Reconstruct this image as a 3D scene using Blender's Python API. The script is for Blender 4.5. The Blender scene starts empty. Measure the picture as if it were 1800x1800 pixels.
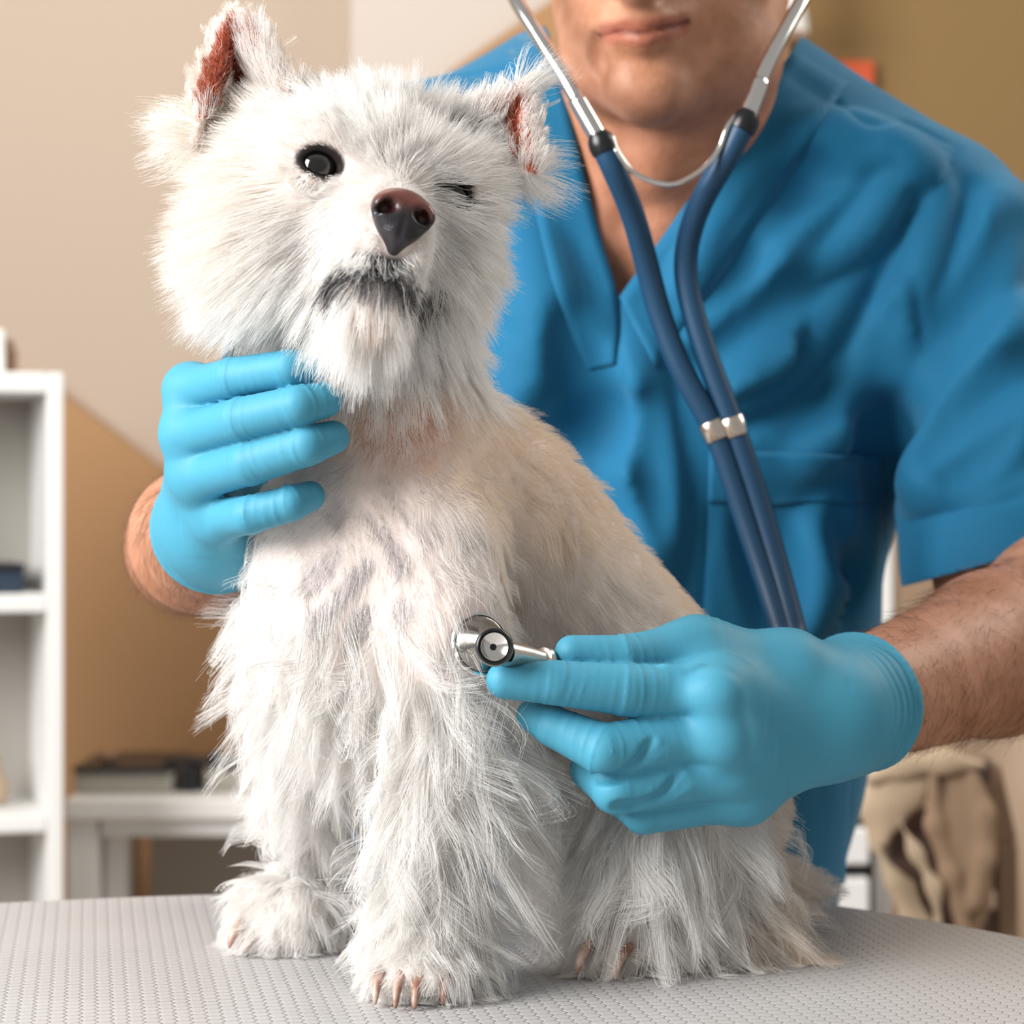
import bpy, bmesh, math, random, time
import numpy as np
import openvdb as vdb
from mathutils import Vector, Matrix, kdtree

T0 = time.time()
FURQ = 1.0
rng = np.random.default_rng(7)
random.seed(7)
S = bpy.context.scene
COL = S.collection

# ------------------------------------------------------------------ camera, world, lights, exposure
FPX = 4234.0            # focal length in pixels of the 1800 px frame
CAMZ = 1.12             # eye level; the examination table top is at 0.90
TABLE = 0.90
cam_d = bpy.data.cameras.new('camera')
cam_d.sensor_width = 36.0
cam_d.lens = 36.0 * FPX / 1800.0
cam_d.clip_start = 0.05
cam_d.dof.use_dof = True
cam_d.dof.focus_distance = 1.09
cam_d.dof.aperture_fstop = 9.0
cam = bpy.data.objects.new('camera', cam_d)
cam.location = (0, 0, CAMZ)
cam.rotation_euler = (math.pi / 2, 0, 0)
COL.objects.link(cam)
S.camera = cam

S.view_settings.view_transform = 'Standard'
S.view_settings.look = 'None'
S.view_settings.exposure = 0.0
S.view_settings.gamma = 1.0
S.view_settings.use_curve_mapping = False
S.cycles.max_bounces = 8
S.cycles.diffuse_bounces = 6
S.cycles.glossy_bounces = 4
S.cycles.transmission_bounces = 4
S.cycles.caustics_reflective = False
S.cycles.caustics_refractive = False
S.cycles.sample_clamp_indirect = 6.0

W = bpy.data.worlds.new('world')
S.world = W
W.use_nodes = True
W.node_tree.nodes['Background'].inputs[0].default_value = (1.0, 0.97, 0.93, 1)
W.node_tree.nodes['Background'].inputs[1].default_value = 0.37


def area(name, loc, target, size, size_y, energy, color):
    l = bpy.data.lights.new(name, 'AREA')
    l.shape = 'RECTANGLE'
    l.size, l.size_y = size, size_y
    l.energy = energy
    l.color = color
    o = bpy.data.objects.new(name, l)
    o.location = loc
    o.rotation_euler = (Vector(target) - Vector(loc)).to_track_quat('-Z', 'Y').to_euler()
    COL.objects.link(o)
    return o


area('window_daylight', (-1.65, 0.25, 1.95), (0.0, 1.25, 1.12), 1.3, 1.3, 100, (1.0, 0.98, 0.96))
area('second_window_daylight', (1.5, 1.9, 2.35), (0.1, 1.35, 1.1), 0.9, 0.9, 20, (1.0, 0.93, 0.84))
area('wall_fill_light', (-0.35, 1.95, 2.5), (-0.5, 2.9, 0.75), 0.8, 0.4, 10, (1.0, 0.90, 0.78))  # unseen warm fill, added to brighten the walls at the back


# ------------------------------------------------------------------ general helpers
def P(px, py, Y):
    """point at depth Y metres in front of the eye that stands px,py in an 1800 frame"""
    return np.array(((px - 900) / FPX * Y, Y, CAMZ - (py - 900) / FPX * Y))


def R(rpx, Y):
    return rpx / FPX * Y


def nrm(v):
    v = np.asarray(v, float)
    return v / (np.linalg.norm(v) + 1e-12)


def tag(o, label=None, cat=None, group=None, kind=None):
    if label: o['label'] = label
    if cat: o['category'] = cat
    if group: o['group'] = group
    if kind: o['kind'] = kind
    return o


def empty(name, loc, label, cat, group=None):
    o = bpy.data.objects.new(name, None)
    o.location = loc
    o.empty_display_size = 0.05
    COL.objects.link(o)
    return tag(o, label, cat, group)


def link(name, me, mat=None, parent=None, smooth=True):
    o = bpy.data.objects.new(name, me)
    COL.objects.link(o)
    if mat is not None: me.materials.append(mat)
    if smooth and len(me.polygons):
        me.polygons.foreach_set('use_smooth', np.ones(len(me.polygons), bool))
    if parent is not None:
        bpy.context.view_layer.update()
        o.parent = parent
        o.matrix_parent_inverse = parent.matrix_world.inverted()
    return o


def fast_mesh(name, V, Q=None, T=None):
    me = bpy.data.meshes.new(name)
    V = np.asarray(V, np.float32)
    nq = 0 if Q is None else len(Q)
    nt = 0 if T is None else len(T)
    me.vertices.add(len(V))
    me.vertices.foreach_set('co', V.ravel())
    loops = []
    if nq: loops.append(np.asarray(Q, np.int32).ravel())
    if nt: loops.append(np.asarray(T, np.int32).ravel())
    loops = np.concatenate(loops)
    me.loops.add(len(loops))
    me.loops.foreach_set('vertex_index', loops)
    me.polygons.add(nq + nt)
    st = np.concatenate([np.arange(nq) * 4, nq * 4 + np.arange(nt) * 3]).astype(np.int32)
    me.polygons.foreach_set('loop_start', st)
    me.update(calc_edges=True)
    return me


def vattr(me, name, col):
    a = me.attributes.new(name, 'FLOAT_COLOR', 'POINT')
    c = np.ones((len(col), 4), np.float32)
    c[:, :col.shape[1]] = col
    a.data.foreach_set('color', c.ravel())


def bm_obj(name, bm, mat, parent=None, smooth=False, bevel=0.0, seg=2):
    me = bpy.data.meshes.new(name)
    if bevel:
        bmesh.ops.bevel(bm, geom=bm.edges[:], offset=bevel, segments=seg, affect='EDGES', profile=0.5)
    bmesh.ops.recalc_face_normals(bm, faces=bm.faces)
    bm.to_mesh(me)
    bm.free()
    o = link(name, me, mat, parent, smooth)
    return o


def box_bm(lo, hi, bm=None):
    bm = bm or bmesh.new()
    lo, hi = np.array(lo, float), np.array(hi, float)
    c = (lo + hi) / 2
    m = Matrix.Translation(Vector(c)) @ Matrix.Diagonal(Vector((*(hi - lo), 1)))
    bmesh.ops.create_cube(bm, size=1.0, matrix=m)
    return bm


def box(name, lo, hi, mat, parent=None, bevel=0.003):
    return bm_obj(name, box_bm(lo, hi), mat, parent, False, bevel)


def spline(pts, n=12):
    """Catmull-Rom through pts (any dimension)"""
    p = np.asarray(pts, float)
    p = np.vstack([2 * p[0] - p[1], p, 2 * p[-1] - p[-2]])
    out = []
    for i in range(1, len(p) - 2):
        t = np.linspace(0, 1, n, endpoint=False)[:, None]
        a, b, c, d = p[i - 1], p[i], p[i + 1], p[i + 2]
        out.append(0.5 * (2 * b + (c - a) * t + (2 * a - 5 * b + 4 * c - d) * t ** 2 + (3 * b - a - 3 * c + d) * t ** 3))
    out.append(p[-2][None])
    return np.vstack(out)


def tube_mesh(name, pts, rad, seg=16, caps=True):
    pts = np.asarray(pts, float)
    n = len(pts)
    rad = np.broadcast_to(np.asarray(rad, float), (n,))
    tan = np.gradient(pts, axis=0)
    tan /= np.linalg.norm(tan, axis=1)[:, None] + 1e-12
    up = np.array((0, 0, 1.0)) if abs(tan[0][2]) < 0.9 else np.array((1.0, 0, 0))
    u = nrm(np.cross(tan[0], up))
    V = []
    ang = np.linspace(0, 2 * math.pi, seg, endpoint=False)
    for i in range(n):
        u = nrm(u - tan[i] * np.dot(u, tan[i]))
        v = np.cross(tan[i], u)
        V.append(pts[i] + rad[i] * (np.cos(ang)[:, None] * u + np.sin(ang)[:, None] * v))
    V = np.vstack(V)
    i = np.arange(n - 1)[:, None] * seg
    j = np.arange(seg)[None]
    j2 = (j + 1) % seg
    Q = np.stack([i + j, i + j2, i + seg + j2, i + seg + j], -1).reshape(-1, 4)
    T = None
    if caps:
        V = np.vstack([V, pts[0], pts[-1]])
        a, b = len(V) - 2, len(V) - 1
        jj = np.arange(seg)
        j2 = (jj + 1) % seg
        T = np.vstack([np.stack([np.full(seg, a), j2, jj], -1),
                       np.stack([np.full(seg, b), (n - 1) * seg + jj, (n - 1) * seg + j2], -1)])
    return fast_mesh(name, V, Q, T)


def tube(name, pts, rad, mat, parent=None, seg=16):
    return link(name, tube_mesh(name, pts, rad, seg), mat, parent)


def lathe(name, base, axis, prof, mat, parent=None, seg=40):
    """profile (distance along axis, radius) turned about an axis"""
    base, axis = np.asarray(base, float), nrm(axis)
    pts = np.array([base + axis * p[0] for p in prof])
    up = np.array((0, 0, 1.0)) if abs(axis[2]) < 0.9 else np.array((1.0, 0, 0))
    u = nrm(np.cross(axis, up))
    v = np.cross(axis, u)
    ang = np.linspace(0, 2 * math.pi, seg, endpoint=False)
    ring = np.cos(ang)[:, None] * u + np.sin(ang)[:, None] * v
    V = np.vstack([pts[i] + max(prof[i][1], 1e-5) * ring for i in range(len(prof))])
    n = len(prof)
    i = np.arange(n - 1)[:, None] * seg
    j = np.arange(seg)[None]
    j2 = (j + 1) % seg
    Q = np.stack([i + j, i + j2, i + seg + j2, i + seg + j], -1).reshape(-1, 4)
    me = fast_mesh(name, V, Q)
    bm = bmesh.new()
    bm.from_mesh(me)
    bmesh.ops.recalc_face_normals(bm, faces=bm.faces)
    bm.to_mesh(me)
    bm.free()
    o = link(name, me, mat, parent)
    o.data.set_sharp_from_angle(angle=math.radians(35))
    return o


# ------------------------------------------------------------------ sculpting field: smooth unions of tapered limbs, meshed with OpenVDB
class Field:
    def __init__(self, lo, hi, h):
        self.lo, self.h = np.asarray(lo, np.float64), h
        self.n = np.ceil((np.asarray(hi) - self.lo) / h).astype(int) + 1
        self.D = np.full(self.n, 0.5, np.float32)

    def sub(self, lo, hi):
        a = np.maximum(np.floor((lo - self.lo) / self.h).astype(int), 0)
        b = np.minimum(np.ceil((hi - self.lo) / self.h).astype(int) + 1, self.n)
        if np.any(b <= a): return None
        sl = tuple(slice(a[i], b[i]) for i in range(3))
        ax = [(self.lo[i] + np.arange(a[i], b[i]) * self.h).astype(np.float32) for i in range(3)]
        return sl, ax[0][:, None, None], ax[1][None, :, None], ax[2][None, None, :]

    def put(self, sl, d, k, op):
        A = self.D[sl]
        if op == 'u':
            m = np.minimum(A, d)
            if k > 0:
                hh = np.maximum(k - np.abs(A - d), 0) / k
                m -= hh * hh * (k * 0.25)
        else:
            m = np.maximum(A, -d)
            if k > 0:
                hh = np.maximum(k - np.abs(A + d), 0) / k
                m += hh * hh * (k * 0.25)
        self.D[sl] = m

    def cap(self, a, b, ra, rb=None, k=0.01, op='u', sq=None):
        a, b = np.asarray(a, float), np.asarray(b, float)
        rb = ra if rb is None else rb
        ext = max(ra, rb) * (max(1.0, sq[1]) if sq else 1.0) + k + 5 * self.h
        s = self.sub(np.minimum(a, b) - ext, np.maximum(a, b) + ext)
        if s is None: return
        sl, X, Y, Z = s
        X, Y, Z = X - a[0], Y - a[1], Z - a[2]
        ba = b - a
        f = 1.0
        if sq:
            n, f = nrm(sq[0]), sq[1]
            c = (X * n[0] + Y * n[1] + Z * n[2]) * (1 / f - 1)
            X, Y, Z = X + c * n[0], Y + c * n[1], Z + c * n[2]
            ba = ba + n * np.dot(ba, n) * (1 / f - 1)
        L2 = float(ba @ ba) + 1e-12
        t = np.clip((X * ba[0] + Y * ba[1] + Z * ba[2]) / L2, 0, 1)
        d = np.sqrt((X - t * ba[0]) ** 2 + (Y - t * ba[1]) ** 2 + (Z - t * ba[2]) ** 2) - (ra + (rb - ra) * t)
        self.put(sl, (d * min(1.0, f)).astype(np.float32), k, op)

    def ell(self, c, r, M=None, k=0.01, op='u'):
        c, r = np.asarray(c, float), np.asarray(r, float)
        ext = r.max() + k + 5 * self.h
        s = self.sub(c - ext, c + ext)
        if s is None: return
        sl, X, Y, Z = s
        X, Y, Z = X - c[0], Y - c[1], Z - c[2]
        if M is None: M = np.eye(3)
        q = [(X * M[i][0] + Y * M[i][1] + Z * M[i][2]) for i in range(3)]
        k0 = np.sqrt(sum((q[i] / r[i]) ** 2 for i in range(3)))
        k1 = np.sqrt(sum((q[i] / r[i] ** 2) ** 2 for i in range(3))) + 1e-6
        self.put(sl, (k0 * (k0 - 1) / k1).astype(np.float32), k, op)

    def chain(self, pts, k=0.01, op='u', kin=None, sq=None):
        """pts: (point, radius) joints of a limb"""
        for i in range(len(pts) - 1):
            self.cap(pts[i][0], pts[i + 1][0], pts[i][1], pts[i + 1][1], k if (i == 0 or kin is None) else kin, op, sq)

    def cut(self, p, n, k=0.0):
        """keep what lies on the negative side of a plane"""
        X, Y, Z = [(self.lo[i] + np.arange(self.n[i]) * self.h).astype(np.float32) for i in range(3)]
        d = (X[:, None, None] - p[0]) * n[0] + (Y[None, :, None] - p[1]) * n[1] + (Z[None, None, :] - p[2]) * n[2]
        self.D = np.maximum(self.D, d.astype(np.float32))

    def val(self, pts):
        q = (np.asarray(pts) - self.lo) / self.h
        i = np.floor(q).astype(int)
        ok = np.all((i >= 0) & (i < self.n - 1), axis=-1)
        i = np.clip(i, 0, self.n - 2)
        f = (q - i).astype(np.float32)
        D = self.D
        r = 0
        for dx in (0, 1):
            for dy in (0, 1):
                for dz in (0, 1):
                    w = (f[..., 0] if dx else 1 - f[..., 0]) * (f[..., 1] if dy else 1 - f[..., 1]) * (f[..., 2] if dz else 1 - f[..., 2])
                    r = r + w * D[i[..., 0] + dx, i[..., 1] + dy, i[..., 2] + dz]
        return np.where(ok, r, 0.5)

    def grad(self, pts, e=None):
        e = e or self.h * 1.2
        g = np.stack([self.val(pts + d) - self.val(pts - d) for d in np.eye(3) * e], -1)
        return g / (np.linalg.norm(g, axis=-1, keepdims=True) + 1e-9)

    def hit(self, px, py, back=False):
        """first surface point met by the line of sight through px,py"""
        y0, y1 = self.lo[1], self.lo[1] + (self.n[1] - 1) * self.h
        Y = np.arange(max(y0, 0.2), y1, self.h * 0.5)
        pts = np.stack([(px - 900) / FPX * Y, Y, CAMZ - (py - 900) / FPX * Y], -1)
        d = self.val(pts)
        w = np.nonzero(d < 0)[0]
        if len(w) == 0: return None
        i = w[0]
        if i == 0: return pts[0]
        t = d[i - 1] / (d[i - 1] - d[i])
        return pts[i - 1] + t * (pts[i] - pts[i - 1])

    def mesh(self, name, smooth=2, iso=0.0, lam=0.5):
        g = vdb.FloatGrid(0.02)
        c = np.clip(self.D, -0.02, 0.02)
        g.copyFromArray(c, tolerance=1e-6)
        pts, quads = g.convertToQuads(isovalue=iso)
        V = self.lo + np.asarray(pts, np.float64) * self.h
        Q = np.asarray(quads, np.int64)[:, ::-1]
        # keep outward winding
        a = V[Q[:, 0]]; n = np.cross(V[Q[:, 1]] - a, V[Q[:, 2]] - a)
        vol = np.einsum('ij,ij->i', a - V.mean(0), n).sum()
        if vol < 0: Q = Q[:, ::-1]
        if smooth:
            E = np.vstack([Q[:, [0, 1]], Q[:, [1, 2]], Q[:, [2, 3]], Q[:, [3, 0]]])
            nb = np.bincount(E[:, 0], minlength=len(V)) + np.bincount(E[:, 1], minlength=len(V))
            for it in range(smooth):
                S_ = np.stack([np.bincount(E[:, 0], V[E[:, 1], i], len(V)) + np.bincount(E[:, 1], V[E[:, 0], i], len(V)) for i in range(3)], -1)
                V = V + lam * (S_ / np.maximum(nb, 1)[:, None] - V)
        return V, Q


# ------------------------------------------------------------------ materials
def mat(name, color, rough=0.5, metal=0.0, spec=0.5, **kw):
    m = bpy.data.materials.new(name)
    m.use_nodes = True
    b = m.node_tree.nodes['Principled BSDF']
    b.inputs['Base Color'].default_value = (*color, 1)
    b.inputs['Roughness'].default_value = rough
    b.inputs['Metallic'].default_value = metal
    b.inputs['Specular IOR Level'].default_value = spec
    for k, v in kw.items():
        b.inputs[k].default_value = v
    return m


def nodes(m):
    nt = m.node_tree
    return nt, nt.nodes, nt.links, nt.nodes['Principled BSDF']


def noise_bump(m, scale, strength, dist=0.001, detail=4, stretch=None, coord='Object'):
    nt, N, L, b = nodes(m)
    tc = N.new('ShaderNodeTexCoord')
    src = tc.outputs[coord]
    if stretch:
        mp = N.new('ShaderNodeMapping')
        mp.inputs['Scale'].default_value = stretch
        L.new(src, mp.inputs['Vector'])
        src = mp.outputs[0]
    n = N.new('ShaderNodeTexNoise')
    n.inputs['Scale'].default_value = scale
    n.inputs['Detail'].default_value = detail
    L.new(src, n.inputs['Vector'])
    bp = N.new('ShaderNodeBump')
    bp.inputs['Strength'].default_value = strength
    bp.inputs['Distance'].default_value = dist
    L.new(n.outputs['Fac'], bp.inputs['Height'])
    prev = b.inputs['Normal'].links[0].from_socket if b.inputs['Normal'].links else None
    if prev: L.new(prev, bp.inputs['Normal'])
    L.new(bp.outputs[0], b.inputs['Normal'])
    return n


def noise_color(m, c1, c2, scale, detail=4, lo=0.35, hi=0.65):
    nt, N, L, b = nodes(m)
    tc = N.new('ShaderNodeTexCoord')
    n = N.new('ShaderNodeTexNoise')
    n.inputs['Scale'].default_value = scale
    n.inputs['Detail'].default_value = detail
    L.new(tc.outputs['Object'], n.inputs['Vector'])
    r = N.new('ShaderNodeValToRGB')
    r.color_ramp.elements[0].position, r.color_ramp.elements[1].position = lo, hi
    r.color_ramp.elements[0].color = (*c1, 1)
    r.color_ramp.elements[1].color = (*c2, 1)
    L.new(n.outputs['Fac'], r.inputs['Fac'])
    L.new(r.outputs['Color'], b.inputs['Base Color'])
    return r


def attr_color(m, name, mul_noise=None):
    nt, N, L, b = nodes(m)
    a = N.new('ShaderNodeAttribute')
    a.attribute_name = name
    src = a.outputs['Color']
    if mul_noise:
        scale, c1, c2 = mul_noise
        tc = N.new('ShaderNodeTexCoord')
        n = N.new('ShaderNodeTexNoise')
        n.inputs['Scale'].default_value = scale
        n.inputs['Detail'].default_value = 6
        L.new(tc.outputs['Object'], n.inputs['Vector'])
        r = N.new('ShaderNodeValToRGB')
        r.color_ramp.elements[0].position, r.color_ramp.elements[1].position = 0.35, 0.65
        r.color_ramp.elements[0].color = (*c1, 1)
        r.color_ramp.elements[1].color = (*c2, 1)
        L.new(n.outputs['Fac'], r.inputs['Fac'])
        mx = N.new('ShaderNodeMix')
        mx.data_type = 'RGBA'
        mx.blend_type = 'MULTIPLY'
        mx.inputs['Factor'].default_value = 1.0
        L.new(src, mx.inputs['A'])
        L.new(r.outputs['Color'], mx.inputs['B'])
        src = mx.outputs['Result']
    L.new(src, b.inputs['Base Color'])


M = {}
M['wall_beige'] = mat('wall_beige', (0.45, 0.365, 0.295), 0.9)
M['wall_light'] = mat('wall_light', (0.53, 0.475, 0.43), 0.9)
M['wall_warm'] = mat('wall_warm', (0.78, 0.60, 0.45), 0.9)
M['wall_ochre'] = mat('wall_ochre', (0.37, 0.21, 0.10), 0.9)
M['wall_olive'] = mat('wall_olive', (0.215, 0.135, 0.052), 0.9)
M['floor'] = mat('floor_tan', (0.35, 0.27, 0.2), 0.5)
M['white'] = mat('white_laminate', (0.80, 0.80, 0.79), 0.4)
M['greyback'] = mat('grey_back', (0.36, 0.34, 0.31), 0.7)
M['black'] = mat('black_plastic', (0.015, 0.015, 0.018), 0.35)
M['navy'] = mat('navy_box', (0.02, 0.035, 0.06), 0.5)
M['greybox'] = mat('grey_casing', (0.42, 0.41, 0.36), 0.5)
M['red'] = mat('red_orange', (0.55, 0.08, 0.02), 0.6)
M['tan'] = mat('tan_cloth', (0.50, 0.38, 0.26), 0.85)
M['tan_dark'] = mat('tan_lining', (0.33, 0.22, 0.14), 0.85)
M['wood_dark'] = mat('dark_wood', (0.10, 0.06, 0.045), 0.5)
M['wood_mid'] = mat('brown_wood', (0.26, 0.16, 0.10), 0.5)
M['white_cloth'] = mat('white_cloth', (0.85, 0.84, 0.82), 0.8)
M['chrome'] = mat('chrome', (0.82, 0.80, 0.78), 0.14, 1.0)
M['steel'] = mat('brushed_steel', (0.75, 0.66, 0.58), 0.25, 1.0)
M['gunmetal'] = mat('dark_chrome', (0.33, 0.31, 0.29), 0.2, 1.0)
M['rubber'] = mat('black_rubber', (0.008, 0.009, 0.011), 0.3)
M['tubing'] = mat('navy_tubing', (0.008, 0.055, 0.125), 0.45)
for k_ in ('wall_beige', 'wall_light', 'wall_ochre', 'wall_olive'):
    noise_bump(M[k_], 90, 0.15, 0.002)


# ------------------------------------------------------------------ the room
def struct(o):
    return tag(o, kind='structure')


FL = 0.0
struct(box('floor', (-2.6, -0.6, -0.05), (2.6, 4.2, 0.0), M['floor'], None, 0))
# left wall runs to the corner, the back wall carries on to the right of it
CX = P(617, 0, 2.9)[0]
WB = 2.90
struct(box('wall_left', (-2.6, 2.96, 0.0), (CX, 3.04, 2.7), M['wall_beige'], None, 0))
struct(box('wall_back', (CX, WB, 0.0), (P(1385, 0, WB)[0], WB + .14, 2.7), M['wall_light'], None, 0))
struct(box('wall_right', (P(1385, 0, WB)[0], WB, 0.0), (2.6, WB + .14, 2.7), M['wall_olive'], None, 0))


def slab(name, outline, y, th, m):
    """upright board with an outline of (x,z) points"""
    bm = bmesh.new()
    f = [bm.verts.new((x, y, z)) for x, z in outline]
    b = [bm.verts.new((x, y + th, z)) for x, z in outline]
    bm.faces.new(f)
    bm.faces.new(b[::-1])
    for i in range(len(f)):
        j = (i + 1) % len(f)
        bm.faces.new((f[j], f[i], b[i], b[j]))
    return bm_obj(name, bm, m)


def xz(px, py, Y):
    p = P(px, py, Y)
    return p[0], p[2]


# ochre panels with sloped top edges, set against the left and back walls
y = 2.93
struct(slab('ochre_panel_1', [xz(-900, 640, y), xz(60, 655, y), xz(310, 845, y), xz(CX * FPX / y + 900, 1080, y), (xz(CX * FPX / y + 900, 0, y)[0], 0.0), (xz(-900, 0, y)[0], 0.0)], y, 0.03, M['wall_ochre']))
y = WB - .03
struct(slab('ochre_panel_2', [xz(640, 250, y), xz(800, 118, y), xz(990, -14, y), xz(1384, -280, y), (xz(1384, 0, y)[0], 0.0), (xz(640, 0, y)[0], 0.0)], y, 0.03, M['wall_ochre']))

y = WB - .03
struct(slab('trim_3', [xz(1386, 700, y), xz(2500, 700, y), (xz(2500, 0, y)[0], 0.0), (xz(1386, 0, y)[0], 0.0)], y, 0.028, M['wall_warm']))

# ------------------------------------------------------------------ examination table with an embossed mat
def table():
    t = empty('examination_table', (0, 0.9, 0), 'grey examination table with an embossed rubber top under the dog', 'table')
    pts = [(-0.62, 0.45), (-0.62, 1.20), (-0.50, 1.285), (-0.29, 1.357), (-0.17, 1.388), (-0.05, 1.402), (0.06, 1.396), (0.135, 1.378),
           (0.185, 1.345), (0.225, 1.300), (0.266, 1.245), (0.30, 1.18), (0.325, 1.08), (0.33, 0.9), (0.33, 0.45)]
    sm = spline(pts[1:-1], 6)
    out = [pts[0]] + [tuple(p) for p in sm] + [pts[-1]]

    def plate(name, z0, z1, m, grow=0.0, bev=0.004):
        bm = bmesh.new()
        c = np.mean(out, 0)
        o2 = [c + (np.array(p) - c) * (1 + grow) for p in out]
        f = bm.faces.new([bm.verts.new((p[0], p[1], z0)) for p in o2])
        r = bmesh.ops.extrude_face_region(bm, geom=[f])
        bmesh.ops.translate(bm, verts=[v for v in r['geom'] if isinstance(v, bmesh.types.BMVert)], vec=(0, 0, z1 - z0))
        bmesh.ops.recalc_face_normals(bm, faces=bm.faces)
        top = [e for e in bm.edges if all(abs(v.co.z - z1) < 1e-6 for v in e.verts)]
        bmesh.ops.bevel(bm, geom=top, offset=bev, segments=3, affect='EDGES', profile=0.5)
        me = bpy.data.meshes.new(name)
        bm.to_mesh(me)
        bm.free()
        return link(name, me, m, t)
    plate('mat', TABLE - 0.006, TABLE, M['mat'], 0, 0.002)
    plate('tabletop', TABLE - 0.035, TABLE - 0.0061, M['table_edge'], 0.004)
    for sx, sy in ((-0.5, 0.55), (0.22, 0.55), (-0.5, 1.12), (0.20, 1.12)):
        box('leg', (sx - 0.02, sy - 0.02, 0.0), (sx + 0.02, sy + 0.02, TABLE - 0.035), M['steel'], t)
    return t


m = M['mat'] = mat('embossed_mat', (0.33, 0.325, 0.33), 0.42, 0, 0.5)
nt, N, L, b = nodes(m)


def math_node(op, *args):
    n = N.new('ShaderNodeMath')
    n.operation = op
    for i, a in enumerate(args):
        if isinstance(a, (int, float)): n.inputs[i].default_value = a
        else: L.new(a, n.inputs[i])
    return n.outputs[0]


tc = N.new('ShaderNodeTexCoord')
mp = N.new('ShaderNodeMapping')
mp.inputs['Rotation'].default_value = (0, 0, 0.35)
mp.inputs['Scale'].default_value = (128, 128, 128)
L.new(tc.outputs['Object'], mp.inputs['Vector'])
sp = N.new('ShaderNodeSeparateXYZ')
L.new(mp.outputs[0], sp.inputs[0])
SX, SY = sp.outputs[0], math_node('DIVIDE', sp.outputs[1], 1.7320508)


def hexd(ox, oy):
    fx = math_node('SUBTRACT', math_node('FRACT', math_node('ADD', SX, ox)), 0.5)
    fy = math_node('MULTIPLY', math_node('SUBTRACT', math_node('FRACT', math_node('ADD', SY, oy)), 0.5), 1.7320508)
    ax, ay = math_node('ABSOLUTE', fx), math_node('ABSOLUTE', fy)
    return math_node('MAXIMUM', ax, math_node('ADD', math_node('MULTIPLY', ax, 0.5), math_node('MULTIPLY', ay, 0.8660254)))


h = math_node('MINIMUM', hexd(0, 0), hexd(0.5, 0.5))
rp = N.new('ShaderNodeMapRange')
rp.inputs['From Min'].default_value, rp.inputs['From Max'].default_value = 0.40, 0.50
rp.inputs['To Min'].default_value, rp.inputs['To Max'].default_value = 1, 0
L.new(h, rp.inputs['Value'])
bp = N.new('ShaderNodeBump')
bp.inputs['Strength'].default_value = 0.8
bp.inputs['Distance'].default_value = 0.0008
L.new(rp.outputs[0], bp.inputs['Height'])
L.new(bp.outputs[0], b.inputs['Normal'])
mx = N.new('ShaderNodeMix')
mx.data_type = 'RGBA'
L.new(rp.outputs[0], mx.inputs['Factor'])
mx.inputs['A'].default_value = (0.47, 0.46, 0.465, 1)
mx.inputs['B'].default_value = (0.52, 0.505, 0.50, 1)
L.new(mx.outputs['Result'], b.inputs['Base Color'])
M['table_edge'] = mat('table_edge', (0.10, 0.10, 0.105), 0.4)
table()


# ------------------------------------------------------------------ the dog: one continuous body, eyes, nose, claws and coat
def pr(px, py, Y, r):
    return P(px, py, Y), R(r, Y)


HC = P(612, 385, 1.105)                       # middle of the skull
HF = nrm((0.30, -0.93, 0.17))                  # where the muzzle points
HU = np.array((0.235, 0.10, 0.96)); HU = nrm(HU - HF * (HU @ HF))
HR = nrm(np.cross(HF, HU))                     # towards the dog's left, right in the picture


def H(r, u, f):
    """point in the head's own frame, centimetres: right, up, forward"""
    return HC + 0.01 * (r * HR + u * HU + f * HF)


EYE_A = P(562, 290, 1.046)     # dog's right eye
EYE_B = P(796, 343, 1.064)     # dog's left eye
NOSE = P(709, 375, 1.012)
HM = np.array((HR, HU, HF))

dog_f = Field((-0.175, 0.985, 0.894), (0.185, 1.345, 1.345), 0.0018)
F = dog_f
# neck, chest, ribcage, back and rump
F.chain([pr(680, 610, 1.125, 125), pr(706, 740, 1.135, 108), pr(690, 860, 1.145, 150), pr(655, 960, 1.145, 178), pr(645, 1060, 1.15, 175), pr(650, 1140, 1.155, 140)], k=0.02)
F.chain([pr(735, 790, 1.16, 110), pr(850, 910, 1.185, 150), pr(955, 1060, 1.205, 160), pr(1055, 1190, 1.225, 165), pr(1150, 1330, 1.235, 175), pr(1212, 1430, 1.235, 150)], k=0.03)
F.ell(P(1000, 1220, 1.21), (0.055, 0.06, 0.045), k=0.03)
F.ell(P(960, 1310, 1.225), (0.055, 0.05, 0.045), k=0.03)
# near foreleg
F.chain([pr(765, 960, 1.115, 105), pr(775, 1110, 1.11, 88), pr(775, 1280, 1.11, 62)], k=0.02)
F.chain([pr(775, 1280, 1.11, 60), pr(748, 1430, 1.107, 48), pr(738, 1590, 1.105, 46)], k=0.012)
F.ell(P(742, 1668, 1.105), (0.0225, 0.028, 0.0185), k=0.012)
for dx, dy in ((-0.015, -0.018), (-0.005, -0.024), (0.006, -0.024), (0.016, -0.016)):
    F.ell(P(742, 1690, 1.105) + (dx, dy, -0.003), (0.0075, 0.012, 0.0095), k=0.004)
# far foreleg
F.chain([pr(530, 1060, 1.185, 85), pr(540, 1300, 1.21, 58), pr(560, 1500, 1.228, 42)], k=0.02, kin=0.01)
F.ell(P(515, 1600, 1.222), (0.026, 0.028, 0.0165), k=0.012)
for dx, dy in ((-0.021, -0.008), (-0.016, -0.018), (-0.006, -0.023), (0.006, -0.022)):
    F.ell(P(512, 1622, 1.222) + (dx, dy, -0.003), (0.0085, 0.0105, 0.009), k=0.004)
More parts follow.
